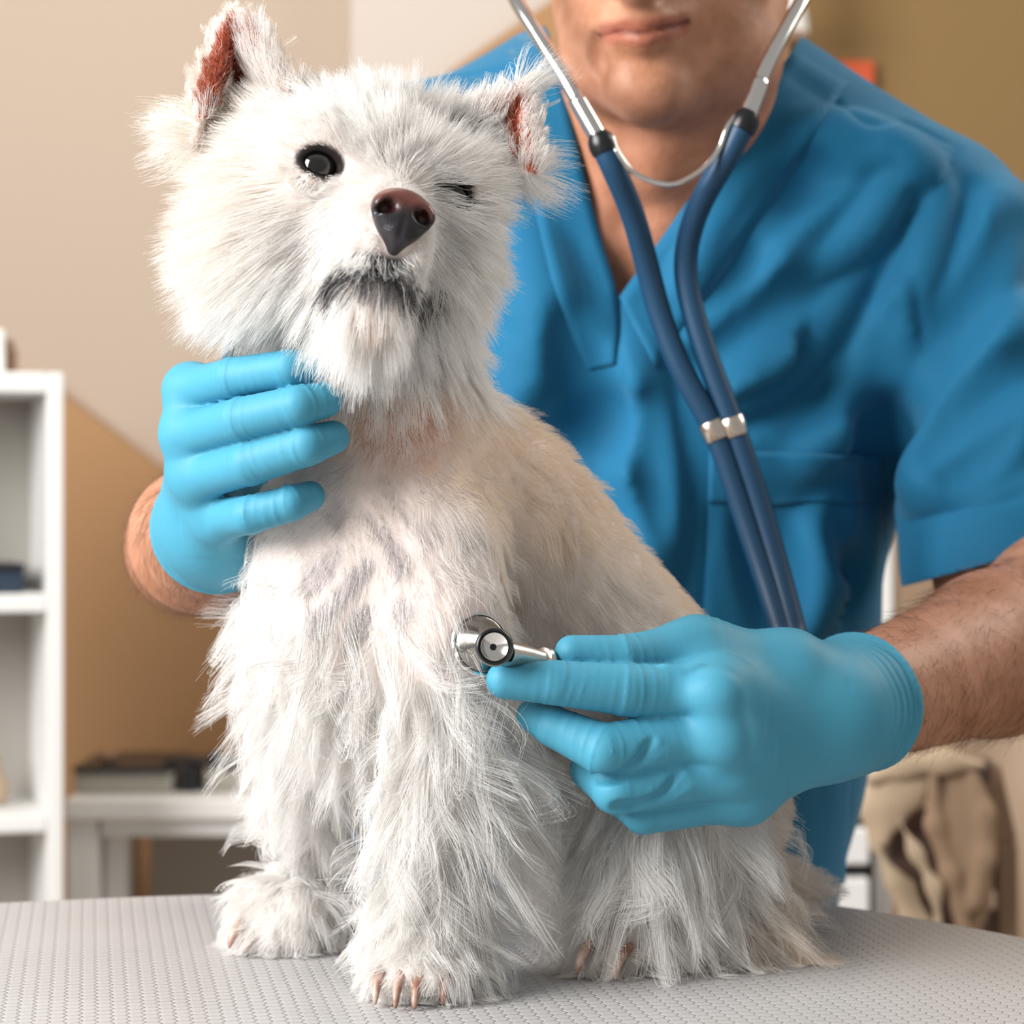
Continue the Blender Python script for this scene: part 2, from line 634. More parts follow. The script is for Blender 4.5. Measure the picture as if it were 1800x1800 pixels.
# hind legs: thigh, hock back at the rump, long foot flat on the table
F.chain([pr(1190, 1390, 1.19, 140), pr(1120, 1530, 1.165, 95)], k=0.03)
F.chain([pr(1120, 1540, 1.165, 70), pr(1290, 1630, 1.185, 50), pr(1120, 1660, 1.160, 36), pr(1070, 1668, 1.150, 34)], k=0.02)
F.chain([pr(1120, 1380, 1.28, 120), pr(1040, 1500, 1.285, 70), pr(1180, 1575, 1.30, 40), pr(1010, 1590, 1.285, 34)], k=0.02)
# tail
F.chain([pr(1300, 1530, 1.265, 44), pr(1385, 1560, 1.27, 30), pr(1464, 1566, 1.265, 10)], k=0.012)
# head
F.ell(H(0, 0, 0), (0.052, 0.050, 0.056), HM, k=0.01)
F.ell(H(-2.4, -1.6, 1.6), (0.033, 0.034, 0.036), HM, k=0.015)
F.ell(H(2.4, -1.6, 1.6), (0.033, 0.034, 0.036), HM, k=0.015)
F.cap(EYE_A + 0.008 * HU - 0.010 * HF, EYE_B + 0.008 * HU - 0.010 * HF, 0.016, k=0.012)
F.cap(H(0.1, 0.1, 3.2), NOSE - 0.0165 * HF - 0.001 * HU, 0.023, 0.0128, k=0.015)
F.cap(H(0, -1.6, 3.5), NOSE - 0.016 * HF - 0.017 * HU, 0.021, 0.0125, k=0.012)
F.cap(H(0, -3.2, 2.4), NOSE - 0.022 * HF - 0.033 * HU, 0.02, 0.0115, k=0.008)
# mouth slit and eye sockets
mouth = [F.hit(*q) for q in ((594, 472), (640, 468), (690, 478), (738, 492))]
for a_, b_ in zip(mouth[:-1], mouth[1:]):
    F.cap(a_, b_, 0.0022, k=0.004, op='s')
F.ell(EYE_A - 0.001 * HF, (0.0105, 0.009, 0.009), HM, k=0.005, op='s')
F.ell(EYE_B - 0.001 * HF, (0.0105, 0.009, 0.009), HM, k=0.005, op='s')
# ears: thin cupped sheets
def ear(base, tip, r=0.0021):
    bs = spline(base, 8)
    for p in bs:
        F.cap(p, tip, r, 0.0013, k=0.004)
    return bs, tip


# ear roots
F.cap(H(-2.6, 2.0, -0.6), P(425, 215, 1.118), 0.026, 0.0125, k=0.015)
F.cap(H(2.6, 2.0, -0.6), P(872, 268, 1.128), 0.026, 0.0115, k=0.015)
EAR_A = ear([P(338, 250, 1.095), P(362, 215, 1.118), P(425, 215, 1.128), P(480, 190, 1.112), P(505, 150, 1.092)], P(411, 14, 1.10))
EAR_B = ear([P(800, 225, 1.118), P(835, 250, 1.132), P(880, 285, 1.135), P(915, 295, 1.122), P(938, 300, 1.108)], P(918, 162, 1.118))
# lids close the sockets to an almond
for e in (EYE_A, EYE_B):
    for s in (1, -1):
        arc = [e + q[0] * HR + s * q[1] * HU + q[2] * HF for q in ((-.0108, -.0005, -.0025), (-.0055, .0062, .0012), (.001, .0076, .0022), (.0065, .0058, .0008), (.0105, -.0005, -.0025))]
        arc = spline(arc, 4)
        for a_, b_ in zip(arc[:-1], arc[1:]): F.cap(a_, b_, 0.0019, k=0.002)
F.cut(np.array((0, 0, TABLE + .0004)), np.array((0, 0, -1.0)))
dV, dQ = F.mesh('dog', smooth=2)
dog_me = fast_mesh('dog', dV, dQ)
print('dog', len(dV), time.time() - T0)


def near(V, p):
    return np.linalg.norm(V - p, axis=1)


def seg_dist(V, a, b):
    a, b = np.asarray(a), np.asarray(b)
    t = np.clip(((V - a) @ (b - a)) / ((b - a) @ (b - a)), 0, 1)
    return np.linalg.norm(V - a - t[:, None] * (b - a), axis=1)


def poly_dist(V, pts):
    return np.min([seg_dist(V, a, b) for a, b in zip(pts[:-1], pts[1:])], 0)


def smooth01(x, a, b):
    t = np.clip((x - a) / (b - a), 0, 1)
    return t * t * (3 - 2 * t)


def ear_inside(V, e, bias=0.0):
    """1 on the hollow front of an ear"""
    bs, tip = e
    c = bs.mean(0)
    ax = nrm(tip - c)
    n = nrm(np.cross(bs[-1] - bs[0], tip - c))
    if n[1] > 0: n = -n
    t = (V - c) @ ax / np.linalg.norm(tip - c)
    d = np.min([seg_dist(V, p, tip) for p in bs[::3]], 0)
    return (d < 0.006) & (t > 0.02) & (t < 0.99), n, t


GRAD = F.grad(dV)
skin = np.tile(np.array((0.86, 0.75, 0.71)), (len(dV), 1))
skin[dV[:, 2] < P(0, 1200, 1.12)[2]] = (0.88, 0.84, 0.81)
# mottled grey skin showing on the clipped chest
ch = np.exp(-(near(dV, P(640, 1060, 1.10)) / 0.05) ** 2)
cells = np.sin(dV[:, 0] * 180 + 2 * np.sin(dV[:, 2] * 90)) * np.sin(dV[:, 2] * 150 + 1.7 * np.sin(dV[:, 0] * 120))
sp_ = np.clip(ch * smooth01(cells, -0.1, 0.5), 0, 1)[:, None]
skin = skin * (1 - 0.75 * sp_) + np.array((0.30, 0.27, 0.30)) * 0.75 * sp_
for e in (EYE_A, EYE_B):
    w = 1 - smooth01(np.sqrt(((dV - e) @ HR) ** 2 + (((dV - e) @ HU) * 1.35) ** 2 + ((dV - e) @ HF) ** 2), 0.0105, 0.0138)
    skin = skin * (1 - w[:, None]) + np.array((0.02, 0.014, 0.013)) * w[:, None]
w = (1 - smooth01(poly_dist(dV, mouth), 0.004, 0.010))[:, None]
skin = skin * (1 - w) + np.array((0.03, 0.028, 0.03)) * w
for e in (EAR_A, EAR_B):
    ins, n, t = ear_inside(dV, e)
    w = (ins & (GRAD @ n > 0.1) & (t > 0.0))
    skin[w] = np.array((0.52, 0.135, 0.075))
vattr(dog_me, 'skin', skin)
M['dog_skin'] = mat('dog_skin', (0.8, 0.66, 0.62), 0.6, 0, 0.3)
attr_color(M['dog_skin'], 'skin')
M['dog_nose'] = mat('dog_nose', (0.02, 0.015, 0.015), 0.32)
M['dog_eye'] = mat('dog_eye', (0.006, 0.005, 0.005), 0.06, 0, 0.8)
M['eye_rim'] = mat('eye_rim', (0.025, 0.015, 0.013), 0.4)
M['claw'] = mat('claw', (0.36, 0.20, 0.14), 0.35)
noise_color(M['claw'], (0.24, 0.11, 0.07), (0.58, 0.42, 0.36), 120)

dog = link('dog', dog_me, M['dog_skin'])
tag(dog, 'small white terrier sitting on the grey table, head turned up to the camera', 'dog')


def uv_ball(name, c, r, m, parent, sx=(1, 1, 1), M3=None, seg=32):
    bm = bmesh.new()
    bmesh.ops.create_uvsphere(bm, u_segments=seg, v_segments=seg // 2, radius=1.0)
    M3 = np.eye(3) if M3 is None else M3
    for v in bm.verts:
        q = np.array(v.co) * np.array(sx) * r
        v.co = Vector(c + M3.T @ q)
    return bm_obj(name, bm, m, parent, True)


for e in (EYE_A, EYE_B):
    ey = uv_ball('eye', e - 0.0058 * HF, 0.0094, M['dog_eye'], dog)
    # dark lid rim round the eye
    ring = []
    for t in np.linspace(0, 2 * math.pi, 28):
        d = math.cos(t) * HR * 0.0092 + math.sin(t) * HU * (0.0056 if math.sin(t) > 0 else 0.0054)
        ring.append(e - 0.0058 * HF + nrm(d * 1.0 + 0.0052 * HF) * 0.0097)
    tube('eye_rim', ring, 0.0012, M['eye_rim'], dog, 10)

# nose leather with nostrils
nf = Field(NOSE - 0.03, NOSE + 0.03, 0.0006)
nb = NOSE - 0.004 * HF
nf.ell(nb + 0.002 * HU, (0.0135, 0.0098, 0.0085), HM, k=0)
nf.ell(nb - 0.0055 * HU + 0.0008 * HF, (0.0090, 0.0075, 0.0072), HM, k=0.006)
nf.cap(nb - 0.009 * HU + 0.002 * HF, nb - 0.015 * HU - 0.001 * HF, 0.0052, 0.0034, k=0.004)
for s in (-1, 1):
    nf.ell(nb + s * 0.0078 * HR + 0.0005 * HU + 0.005 * HF, (0.0056, 0.0056, 0.0045), HM, k=0.004)
for s in (-1, 1):
    nf.cap(nb + s * 0.0062 * HR + 0.0005 * HU + 0.011 * HF, nb + s * 0.0085 * HR - 0.0005 * HU + 0.0045 * HF, 0.0033, 0.0026, k=0.003, op='s')
    nf.cap(nb + s * 0.0088 * HR - 0.0005 * HU + 0.008 * HF, nb + s * 0.0128 * HR - 0.0035 * HU + 0.004 * HF, 0.0013, 0.0009, k=0.002, op='s')
nf.cap(nb - 0.002 * HU + 0.0112 * HF, nb - 0.020 * HU + 0.0045 * HF, 0.0008, k=0.002, op='s')
V_, Q_ = nf.mesh('nose', 1)
nm = fast_mesh('nose', V_, Q_)
up_ = ((V_ - nb) @ HU)
w = smooth01(up_, -0.003, 0.007)[:, None]
inn = np.max([1 - smooth01(near(V_, nb + s * 0.0072 * HR + 0.0005 * HU + 0.006 * HF), 0.0025, 0.0048) for s in (-1, 1)], 0)[:, None]
colr = np.array((0.022, 0.021, 0.025)) * (1 - w) + np.array((0.16, 0.052, 0.038)) * w
colr = colr * (1 - inn) + np.array((0.03, 0.006, 0.006)) * inn
vattr(nm, 'skin', colr)
attr_color(M['dog_nose'], 'skin')
noise_bump(M['dog_nose'], 1100, 0.35, 0.0006, 2)
link('nose', nm, M['dog_nose'], dog)


def claw(p, d, r=0.0024, ln=0.0125):
    p, d = np.asarray(p, float), nrm(d)
    dn = np.array((0, 0, -1.0))
    pts = [p - d * 0.004, p, p + d * ln * 0.4 + dn * ln * 0.16, p + d * ln * 0.72 + dn * ln * 0.45, p + d * ln * 0.86 + dn * ln * 0.80]
    pts = spline(pts, 4)
    pts[:, 2] = np.maximum(pts[:, 2], TABLE + 0.0012)
    rad = np.interp(np.linspace(0, 1, len(pts)), (0, 0.4, 0.85, 1), (r, r, r * 0.62, r * 0.25))
    tube('claw', pts, rad, M['claw'], dog, 10)


for px, py in ((668, 1722), (703, 1730), (736, 1733), (786, 1722)):
    claw(P(px, py - 13, 1.071 + (0.006 if px < 690 or px > 770 else 0)), (-0.15, -1, -0.2), 0.0024, 0.0125)
for px, py in ((424, 1632), (455, 1640), (496, 1645)):
    claw(P(px, py - 8, 1.199), (-0.5, -0.8, -0.2), 0.0026, 0.011)
for px, py in ((1034, 1676), (1100, 1684)):
    claw(P(px, py - 14, 1.133), (-0.5, -0.8, -0.2), 0.0026, 0.012)


# ------------------------------------------------------------------ the vet: one continuous body, clothes as children
def Rw(rpx, Y):
    return rpx / FPX * Y


# hands (joints shared by the bare hand inside and the glove over it)
def finger(f, joints, grow, k=0.004):
    pts = [(P(x, y, Y), R(r, Y) + grow) for x, y, Y, r in joints]
    for i in range(len(pts) - 1):
        f.cap(pts[i][0], pts[i + 1][0], pts[i][1], pts[i + 1][1], k)


HAND_B = dict(   # the man's left hand, holding the chestpiece (right in the picture): back of the hand to the camera
    index=[(1262, 1222, 1.106, 54), (1100, 1213, 1.088, 46), (975, 1200, 1.080, 39), (887, 1196, 1.078, 33)],
    middle=[(1262, 1290, 1.104, 52), (1062, 1318, 1.084, 46), (975, 1278, 1.092, 36), (935, 1258, 1.100, 28)],
    ring=[(1285, 1350, 1.108, 50), (1085, 1388, 1.092, 44), (1040, 1352, 1.122, 38), (1060, 1325, 1.140, 32)],
    pinky=[(1310, 1395, 1.118, 46), (1132, 1428, 1.108, 38), (1090, 1402, 1.132, 32), (1110, 1385, 1.15, 28)],
    thumb=[(1385, 1180, 1.140, 66), (1225, 1146, 1.122, 52), (1095, 1152, 1.100, 36), (1005, 1146, 1.094, 30)])
HAND_A = dict(   # the man's right hand, fingers across the dog's neck (left in the picture)
    index=[(335, 686, 1.122, 39), (412, 664, 1.086, 36), (510, 648, 1.070, 34), (560, 646, 1.072, 29)],
    middle=[(332, 764, 1.118, 41), (425, 737, 1.076, 39), (525, 713, 1.062, 36), (573, 703, 1.068, 31)],
    ring=[(350, 838, 1.120, 41), (440, 814, 1.078, 39), (540, 783, 1.066, 36), (585, 769, 1.074, 30)],
    pinky=[(385, 912, 1.130, 38), (440, 905, 1.086, 34), (512, 884, 1.080, 32), (545, 872, 1.086, 27)],
    thumb=[(400, 880, 1.175, 52), (400, 760, 1.205, 46), (440, 700, 1.235, 38), (500, 680, 1.255, 32)])
WRIST_B, ELBOW_B = P(1475, 1248, 1.160), P(1872, 1090, 1.37)
WRIST_A, ELBOW_A = P(385, 925, 1.175), P(338, 962, 1.395)


def hand(f, h, wrist, wr, elbow, grow, k=0.012):
    for n, j in h.items():
        finger(f, j, grow, 0.0012)
    # palm: a web from every knuckle to the wrist
    for n in ('index', 'middle', 'ring', 'pinky'):
        x, y, Y, r = h[n][0]
        f.cap(P(x, y, Y), wrist + (P(x, y, Y) - wrist) * 0.12, R(r, Y) + grow, wr * 0.80 + grow, k)
    kn = [h[n][0] for n in ('index', 'middle', 'ring', 'pinky')]
    for a, b in zip(kn[:-1], kn[1:]):
        f.cap(P(*a[:3]), P(*b[:3]), R(a[3], a[2]) * .93 + grow, R(b[3], b[2]) * .93 + grow, 0.006)
    x, y, Y, r = h['thumb'][0]
    f.cap(P(x, y, Y), wrist, R(r, Y) + grow, wr * .7 + grow, k)
    a, b = h['thumb'][1], h['index'][0]
    f.cap(P(*a[:3]), P(b[0] + (a[0] - b[0]) * .2, b[1] + (a[1] - b[1]) * .2, (a[2] + b[2]) / 2), R(a[3], a[2]) * .8 + grow, R(b[3], b[2]) * .8 + grow, 0.02)


# ---- gloves
M['glove'] = mat('blue_nitrile', (0.062, 0.30, 0.435), 0.56, 0, 0.3)
noise_bump(M['glove'], 45, 0.16, 0.004, 2, (1, 1, 1))
noise_bump(M['glove'], 900, 0.12, 0.0004, 3)


def ring_pts(c, axis, rx, u, n=40, sq=1.0, wob=0.0, ph=0.0):
    axis = nrm(axis)
    u = nrm(u - axis * (u @ axis))
    v = np.cross(axis, u)
    out = []
    for t in np.linspace(0, 2 * math.pi, n + 1):
        out.append(c + rx * (math.cos(t) * u + sq * math.sin(t) * v) + axis * wob * (math.sin(2 * t + ph) + .6 * math.sin(5 * t + ph * 2)))
    return out


def glove(h, wrist, wr, elbow, cuff_len, lo, hi, extra):
    f = Field(lo, hi, 0.0011)
    hand(f, h, wrist, wr, elbow, 0.0)
    ax = nrm(elbow - wrist)
    end = wrist + ax * cuff_len
    f.cap(wrist - ax * 0.01, end, wr + 0.0012, wr + 0.0042, 0.012)
    extra(f, wrist, ax, end)
    f.cut(end, ax)
    rim = ring_pts(end - ax * 0.0018, ax, wr + 0.0036, np.array((0, 0, 1.0)), 48, 1.0, 0.0006)
    for a, b in zip(rim[:-1], rim[1:]):
        f.cap(a, b, 0.0019, 0.0019, 0.002)
    V, Q = f.mesh('glove', 1)
    g = f.grad(V, 0.002)
    wob = lambda s: np.sin(V[:, 0] * 190 * s + 1.3 * np.sin(V[:, 2] * 170 * s)) + np.sin(V[:, 2] * 230 * s + 1.7 * np.sin(V[:, 1] * 210 * s) + 1)
    disp = np.zeros(len(V))
    for n, j in h.items():
        J = [P(*q[:3]) for q in j]
        RJ = [R(q[3], q[2]) for q in j]
        arc = 0.0
        for i in range(3):
            a_, b_ = J[i], J[i + 1]
            L_ = np.linalg.norm(b_ - a_)
            t = ((V - a_) @ (b_ - a_)) / L_ ** 2
            d = np.linalg.norm(V - a_ - np.clip(t, 0, 1)[:, None] * (b_ - a_), axis=1)
            m = (d < max(RJ[i], RJ[i + 1]) * 1.12) & (t > -.02) & (t < 1.02)
            # strongest near the joints
            jw = np.exp(-((t - 1) * L_ / 0.009) ** 2) * (i < 2) + np.exp(-(t * L_ / 0.008) ** 2) * (i > 0) + .22
            s_ = arc + t * L_
            w_ = np.maximum(0, np.sin(2 * math.pi * s_ / 0.0052 + 1.4 * wob(.55))) ** 2 * (0.55 + 0.45 * np.sin(s_ * 900 + wob(.3)))
            disp = np.where(m, np.maximum(disp, 0.00042 * np.clip(jw, 0, 1) * w_), disp)
            arc += L_
    s_ = (V - wrist) @ ax
    cw = smooth01(s_, -0.012, 0.006) * (1 - smooth01(s_, cuff_len - .005, cuff_len - .002))
    disp = np.maximum(disp, cw * 0.0010 * np.maximum(0, np.sin(2 * math.pi * s_ / 0.0068 + 2.4 * wob(.30) + 1.2 * wob(.8))) ** 1.6)
    V = V + g * disp[:, None]
    return f, fast_mesh('glove', V, Q)


def crease_line(f, pts, r=0.0012, k=0.003, op='s', sink=0.0):
    """thin groove (or pinched fold) along a line drawn over the surface"""
    hits = [f.hit(*q) for q in spline(np.array(pts, float), 6)]
    hits = [q - sink * f.grad(q[None], 0.002)[0] for q in hits if q is not None]
    for a, b in zip(hits[:-1], hits[1:]):
        if np.linalg.norm(a - b) < 0.02:
            f.cap(a, b, r, r, k, op)


def extra_b(f, w, ax, end):
    r_ = random.Random(3)
    # knuckle bump, folds between the curled fingers
    f.ell(P(1262, 1220, 1.086), (0.0115, 0.0085, 0.0105), k=0.012)
    f.ell(P(1275, 1300, 1.089), (0.010, 0.007, 0.010), k=0.012)
    for pts in ([(1150, 1310), (1120, 1345), (1085, 1362), (1050, 1366)], [(1198, 1368), (1165, 1402), (1120, 1418), (1085, 1421)],):
        crease_line(f, pts, 0.0018, k=0.004)
    for pts in ([(1156, 1304), (1128, 1338), (1092, 1355)], [(1204, 1362), (1172, 1396), (1128, 1412)], [(1230, 1172), (1200, 1180), (1165, 1172)]):
        crease_line(f, pts, 0.0007, k=0.0035, op='u', sink=0.00045)


def extra_a(f, w, ax, end):
    pass


glove_b_f, glove_b_me = glove(HAND_B, WRIST_B, 0.0290, ELBOW_B, 0.021, (-0.03, 1.035, 0.95), (0.20, 1.22, 1.075), extra_b)
glove_a_f, glove_a_me = glove(HAND_A, WRIST_A, 0.0270, ELBOW_A, 0.020, (-0.185, 1.03, 1.075), (-0.07, 1.29, 1.21), extra_a)
glove_fields = [glove_a_f, glove_b_f]
print('gloves', time.time() - T0)

# ---- the body
SH_B = P(1632, 415, 1.50)      # shoulder of the man's left arm
SH_A = P(722, 340, 1.485)


def torso(f, g, k=0.03, legs=True):
    """trunk, neck slope and shoulders; g grows the whole (cloth over skin)"""
    c1, c2, c3, c4 = P(1155, 430, 1.545), P(1110, 760, 1.545), P(1042, 1150, 1.555), P(1008, 1550, 1.575)
    sq = ((0, 1, 0), 0.64)
    f.cap(c1, c2, 0.150 + g, 0.158 + g, k, 'u', sq)
    f.cap(c2, c3, 0.158 + g, 0.152 + g, k, 'u', sq)
    f.cap(c3, c4, 0.152 + g, 0.153 + g, k, 'u', ((0, 1, 0), 0.72))
    f.ell(P(1370, 640, 1.475), np.array((0.075, 0.035, 0.06)) + g, k=0.04)
    f.ell(P(940, 640, 1.475), np.array((0.075, 0.035, 0.06)) + g, k=0.04)
    nb_ = P(1180, 210, 1.52)
    f.cap(nb_, SH_B, 0.045 + g, 0.050 + g, 0.04)
    f.cap(nb_, SH_A, 0.045 + g, 0.050 + g, 0.04)
    f.cap(P(1180, 330, 1.53), P(1500, 420, 1.53), 0.07 + g, 0.06 + g, 0.04, 'u')
    f.cap(P(1180, 330, 1.53), P(850, 400, 1.53), 0.07 + g, 0.06 + g, 0.04, 'u')


body = Field((-0.24, 1.04, 0.96), (0.36, 1.68, 1.66), 0.0022)
B = body
torso(B, -0.012)
# arms
B.chain([(SH_B, 0.036), (P(1752, 760, 1.455), 0.038), (P(1790, 1000, 1.43), 0.046), (ELBOW_B + (0, 0.0, 0.008), 0.044)], k=0.02)
B.chain([(ELBOW_B, 0.044), (ELBOW_B + 0.35 * (WRIST_B - ELBOW_B) + (0, 0, -0.003), 0.042), (WRIST_B, 0.0272)], k=0.015)
B.chain([(SH_A, 0.038), (P(590, 700, 1.42), 0.036), (ELBOW_A, 0.036)], k=0.02)
B.chain([(ELBOW_A, 0.036), (ELBOW_A + 0.4 * (WRIST_A - ELBOW_A), 0.0375), (WRIST_A, 0.0255)], k=0.012)
hand(B, HAND_B, WRIST_B, 0.0285, ELBOW_B, -0.0042)
hand(B, HAND_A, WRIST_A, 0.0265, ELBOW_A, -0.0042)
# neck
B.chain([(P(1172, 330, 1.505), 0.062), (P(1172, 150, 1.462), 0.0575), (P(1185, -80, 1.485), 0.056)], k=0.03)
B.cap(P(1100, 150, 1.43), P(1060, 440, 1.462), 0.014, 0.012, 0.02)     # neck tendons
B.cap(P(1290, 120, 1.43), P(1140, 450, 1.462), 0.014, 0.012, 0.02)
B.ell(P(1150, 285, 1.432), (0.012, 0.014, 0.016), k=0.02)               # larynx
B.cap(P(1040, 420, 1.455), P(900, 350, 1.47), 0.010, 0.009, 0.02)      # collar bones
B.cap(P(1150, 420, 1.455), P(1350, 340, 1.47), 0.010, 0.009, 0.02)
# head: cranium, face, jaw, chin, lips, nose
B.ell(P(1185, -290, 1.475), (0.076, 0.094, 0.095), k=0.02)
B.ell(P(1168, -80, 1.425), (0.062, 0.066, 0.085), k=0.02)
B.chain([(P(1022, -10, 1.455), 0.016), (P(1062, 110, 1.405), 0.018), (P(1132, 156, 1.376), 0.0165)], k=0.02)
B.chain([(P(1335, -10, 1.475), 0.018), (P(1290, 95, 1.430), 0.022), (P(1150, 160, 1.380), 0.018)], k=0.02)
B.ell(P(1165, 60, 1.405), (0.052, 0.040, 0.042), k=0.02)
B.ell(P(1134, 152, 1.370), (0.020, 0.015, 0.0155), k=0.012)
B.ell(P(1130, 40, 1.372), (0.030, 0.024, 0.026), k=0.012)
B.chain([(P(1072, 47, 1.362), 0.0028), (P(1108, 38, 1.350), 0.0050), (P(1130, 41, 1.3495), 0.0046), (P(1152, 36, 1.350), 0.0050), (P(1195, 32, 1.362), 0.0028)], k=0.009)
B.chain([(P(1075, 66, 1.362), 0.003), (P(1128, 71, 1.3495), 0.0060), (P(1192, 54, 1.362), 0.003)], k=0.009)
crease_line(B, [(1053, 61), (1090, 54), (1123, 57), (1165, 49), (1210, 38)], 0.0016, 0.003)
B.ell(P(1110, 108, 1.339), (0.018, 0.007, 0.006), k=0.014, op='s')
B.ell(P(1048, 82, 1.358), (0.005, 0.006, 0.009), k=0.008, op='s')
B.ell(P(1222, 58, 1.354), (0.005, 0.005, 0.007), k=0.010, op='s')
for pts in ([(1046, 72), (1044, 95), (1056, 122)],):
    crease_line(B, pts, 0.0012, 0.008)
B.cap(P(1118, -30, 1.338), P(1140, -190, 1.362), 0.0125, 0.0075, 0.010)
B.ell(P(1115, -48, 1.332), (0.0125, 0.0115, 0.0105), k=0.006)
for sx in (-1, 1):
    B.ell(P(1115 + 36 * sx, -34, 1.347), (0.0078, 0.010, 0.008), k=0.005)
    B.ell(P(1115 + 18 * sx, -18, 1.340), (0.0034, 0.0034, 0.0034), k=0.003, op='s')
    B.cap(P(1150 + 110 * sx - 15, -215, 1.372), P(1150 + 30 * sx, -220, 1.362), 0.009, 0.008, 0.012)
    B.ell(P(1147 + 70 * sx, -175, 1.366), (0.019, 0.012, 0.012), k=0.012, op='s')
    B.ell(P(1170 + 150 * sx, -95, 1.402), (0.018, 0.016, 0.018), k=0.02)
    ex = 1020 if sx < 0 else 1348
    for q in range(8):
        t0, t1 = q / 8 * 5 - 1, (q + 1) / 8 * 5 - 1
        e0, e1 = [P(ex + sx * (20 + 26 * math.cos(t)), -150 - 66 * math.sin(t), 1.475 + .012 * abs(math.cos(t))) for t in (t0, t1)]
        B.cap(e0, e1, 0.005, 0.005, 0.006)
    B.ell(P(ex + sx * 18, -150, 1.478), (0.006, 0.014, 0.024), k=0.008)
bV, bQ = B.mesh('person', 2)
# legs down to the floor, joined into the same body
LEG = Field((-0.24, 1.36, -0.01), (0.26, 1.78, 1.0), 0.006)


def legs(f, g, feet=True):
    for sx in (-1, 1):
        hip, knee, ank = np.array((0.04 + .08 * sx, 1.59, 0.92)), np.array((0.035 + .10 * sx, 1.58, 0.50)), np.array((0.03 + .11 * sx, 1.60, 0.08))
        f.chain([(hip, .082 + g), (knee, .056 + g), (ank, .040 + g * 1.5)], k=0.03)
        if feet: f.cap(ank + (0, 0.02, -.04), ank + (0.01 * sx, -0.15, -.048), .036, .028, .03)
    f.cap((-0.04, 1.58, .98), (0.12, 1.58, .98), .10 + g, .10 + g, .04)


legs(LEG, 0.0)
lV, lQ = LEG.mesh('legs', 1)
me = fast_mesh('person', np.vstack([bV, lV]), np.vstack([bQ, lQ + len(bV)]))
aV = np.vstack([bV, lV])
col = np.tile(np.array((1.0, 1.0, 1.0)), (len(aV), 1))
lipu = [B.hit(*q) for q in ((1064, 54), (1108, 43), (1130, 46), (1152, 41), (1200, 36))]
lipl = [B.hit(*q) for q in ((1066, 63), (1128, 68), (1200, 48))]
w = np.maximum(1 - smooth01(poly_dist(aV, lipu), 0.002, 0.006), 1 - smooth01(poly_dist(aV, lipl), 0.003, 0.0068))[:, None]
col = col * (1 - w) + np.array((0.80, 0.58, 0.60)) * w
w = (1 - smooth01(poly_dist(aV, [B.hit(*q) for q in ((1054, 61), (1090, 54), (1123, 57), (1165, 49), (1210, 38))]), 0.0008, 0.0026))[:, None]
col = col * (1 - w) + np.array((0.28, 0.13, 0.12)) * w
# redder lower neck and chest
w = (np.exp(-(near(aV, P(1130, 330, 1.44)) / 0.07) ** 2) * .35)[:, None]
col = col * (1 - w) + np.array((0.9, 0.70, 0.66)) * w
vattr(me, 'skin', col)
M['human_skin'] = mat('human_skin', (0.55, 0.28, 0.18), 0.5, 0, 0.35)
attr_color(M['human_skin'], 'skin', (55, (0.42, 0.19, 0.105), (0.54, 0.265, 0.165)))
noise_bump(M['human_skin'], 260, 0.30, 0.0012, 5)
person = link('person', me, M['human_skin'])
tag(person, 'person in blue scrubs and gloves leaning over the table behind the dog', 'person')
for nm_, m_ in (('glove', glove_a_me), ('glove', glove_b_me)):
    link(nm_, m_, M['glove'], person)
for sx in (-1, 1):
    uv_ball('eye', P(1147 + 70 * sx, -175, 1.378), 0.0115, M['white_cloth'], person)
# short hair cap
hf = Field((-0.02, 1.38, 1.39), (0.22, 1.62, 1.66), 0.004)
hf.ell(P(1185, -300, 1.485), (0.079, 0.097, 0.098), k=0)
hf.cut(P(1185, -310, 1.42), nrm((0, -.75, -.55)))
V_, Q_ = hf.mesh('hair', 1)
M['hair'] = mat('grey_hair', (0.12, 0.11, 0.10), 0.7)
noise_bump(M['hair'], 300, 0.6, 0.003, 3, (1, 1, 0.15))
link('hair', fast_mesh('hair', V_, Q_), M['hair'], person)

# ---- scrub top
M['scrubs'] = mat('blue_scrubs', (0.008, 0.142, 0.285), 0.75, 0, 0.25)
M['scrubs'].node_tree.nodes['Principled BSDF'].inputs['Sheen Weight'].default_value = 0.25
M['scrubs'].node_tree.nodes['Principled BSDF'].inputs['Sheen Tint'].default_value = (0.4, 0.75, 1, 1)
noise_bump(M['scrubs'], 1400, 0.12, 0.0006, 2)
noise_bump(M['scrubs'], 14, 0.30, 0.012, 3, (1, 1, .6))
top = Field((-0.20, 1.30, 0.86), (0.40, 1.72, 1.42), 0.0027)
torso(top, 0.008)
HEM_B = P(1790, 1000, 1.43)
top.chain([(SH_B, 0.058), (P(1724, 690, 1.475), 0.063), (HEM_B, 0.064), (HEM_B + 0.08 * nrm(ELBOW_B - SH_B), 0.064)], k=0.014, kin=0.014)
HEM_A = SH_A + 0.33 * (ELBOW_A - SH_A)
top.chain([(SH_A, 0.055), (HEM_A + 0.06 * nrm(HEM_A - SH_A), 0.050)], k=0.03)
# skirt of the top hangs from the belly
top.cap(P(1050, 1200, 1.555), P(1000, 1720, 1.575), 0.166, 0.168, 0.03, 'u', ((0, 1, 0), 0.76))


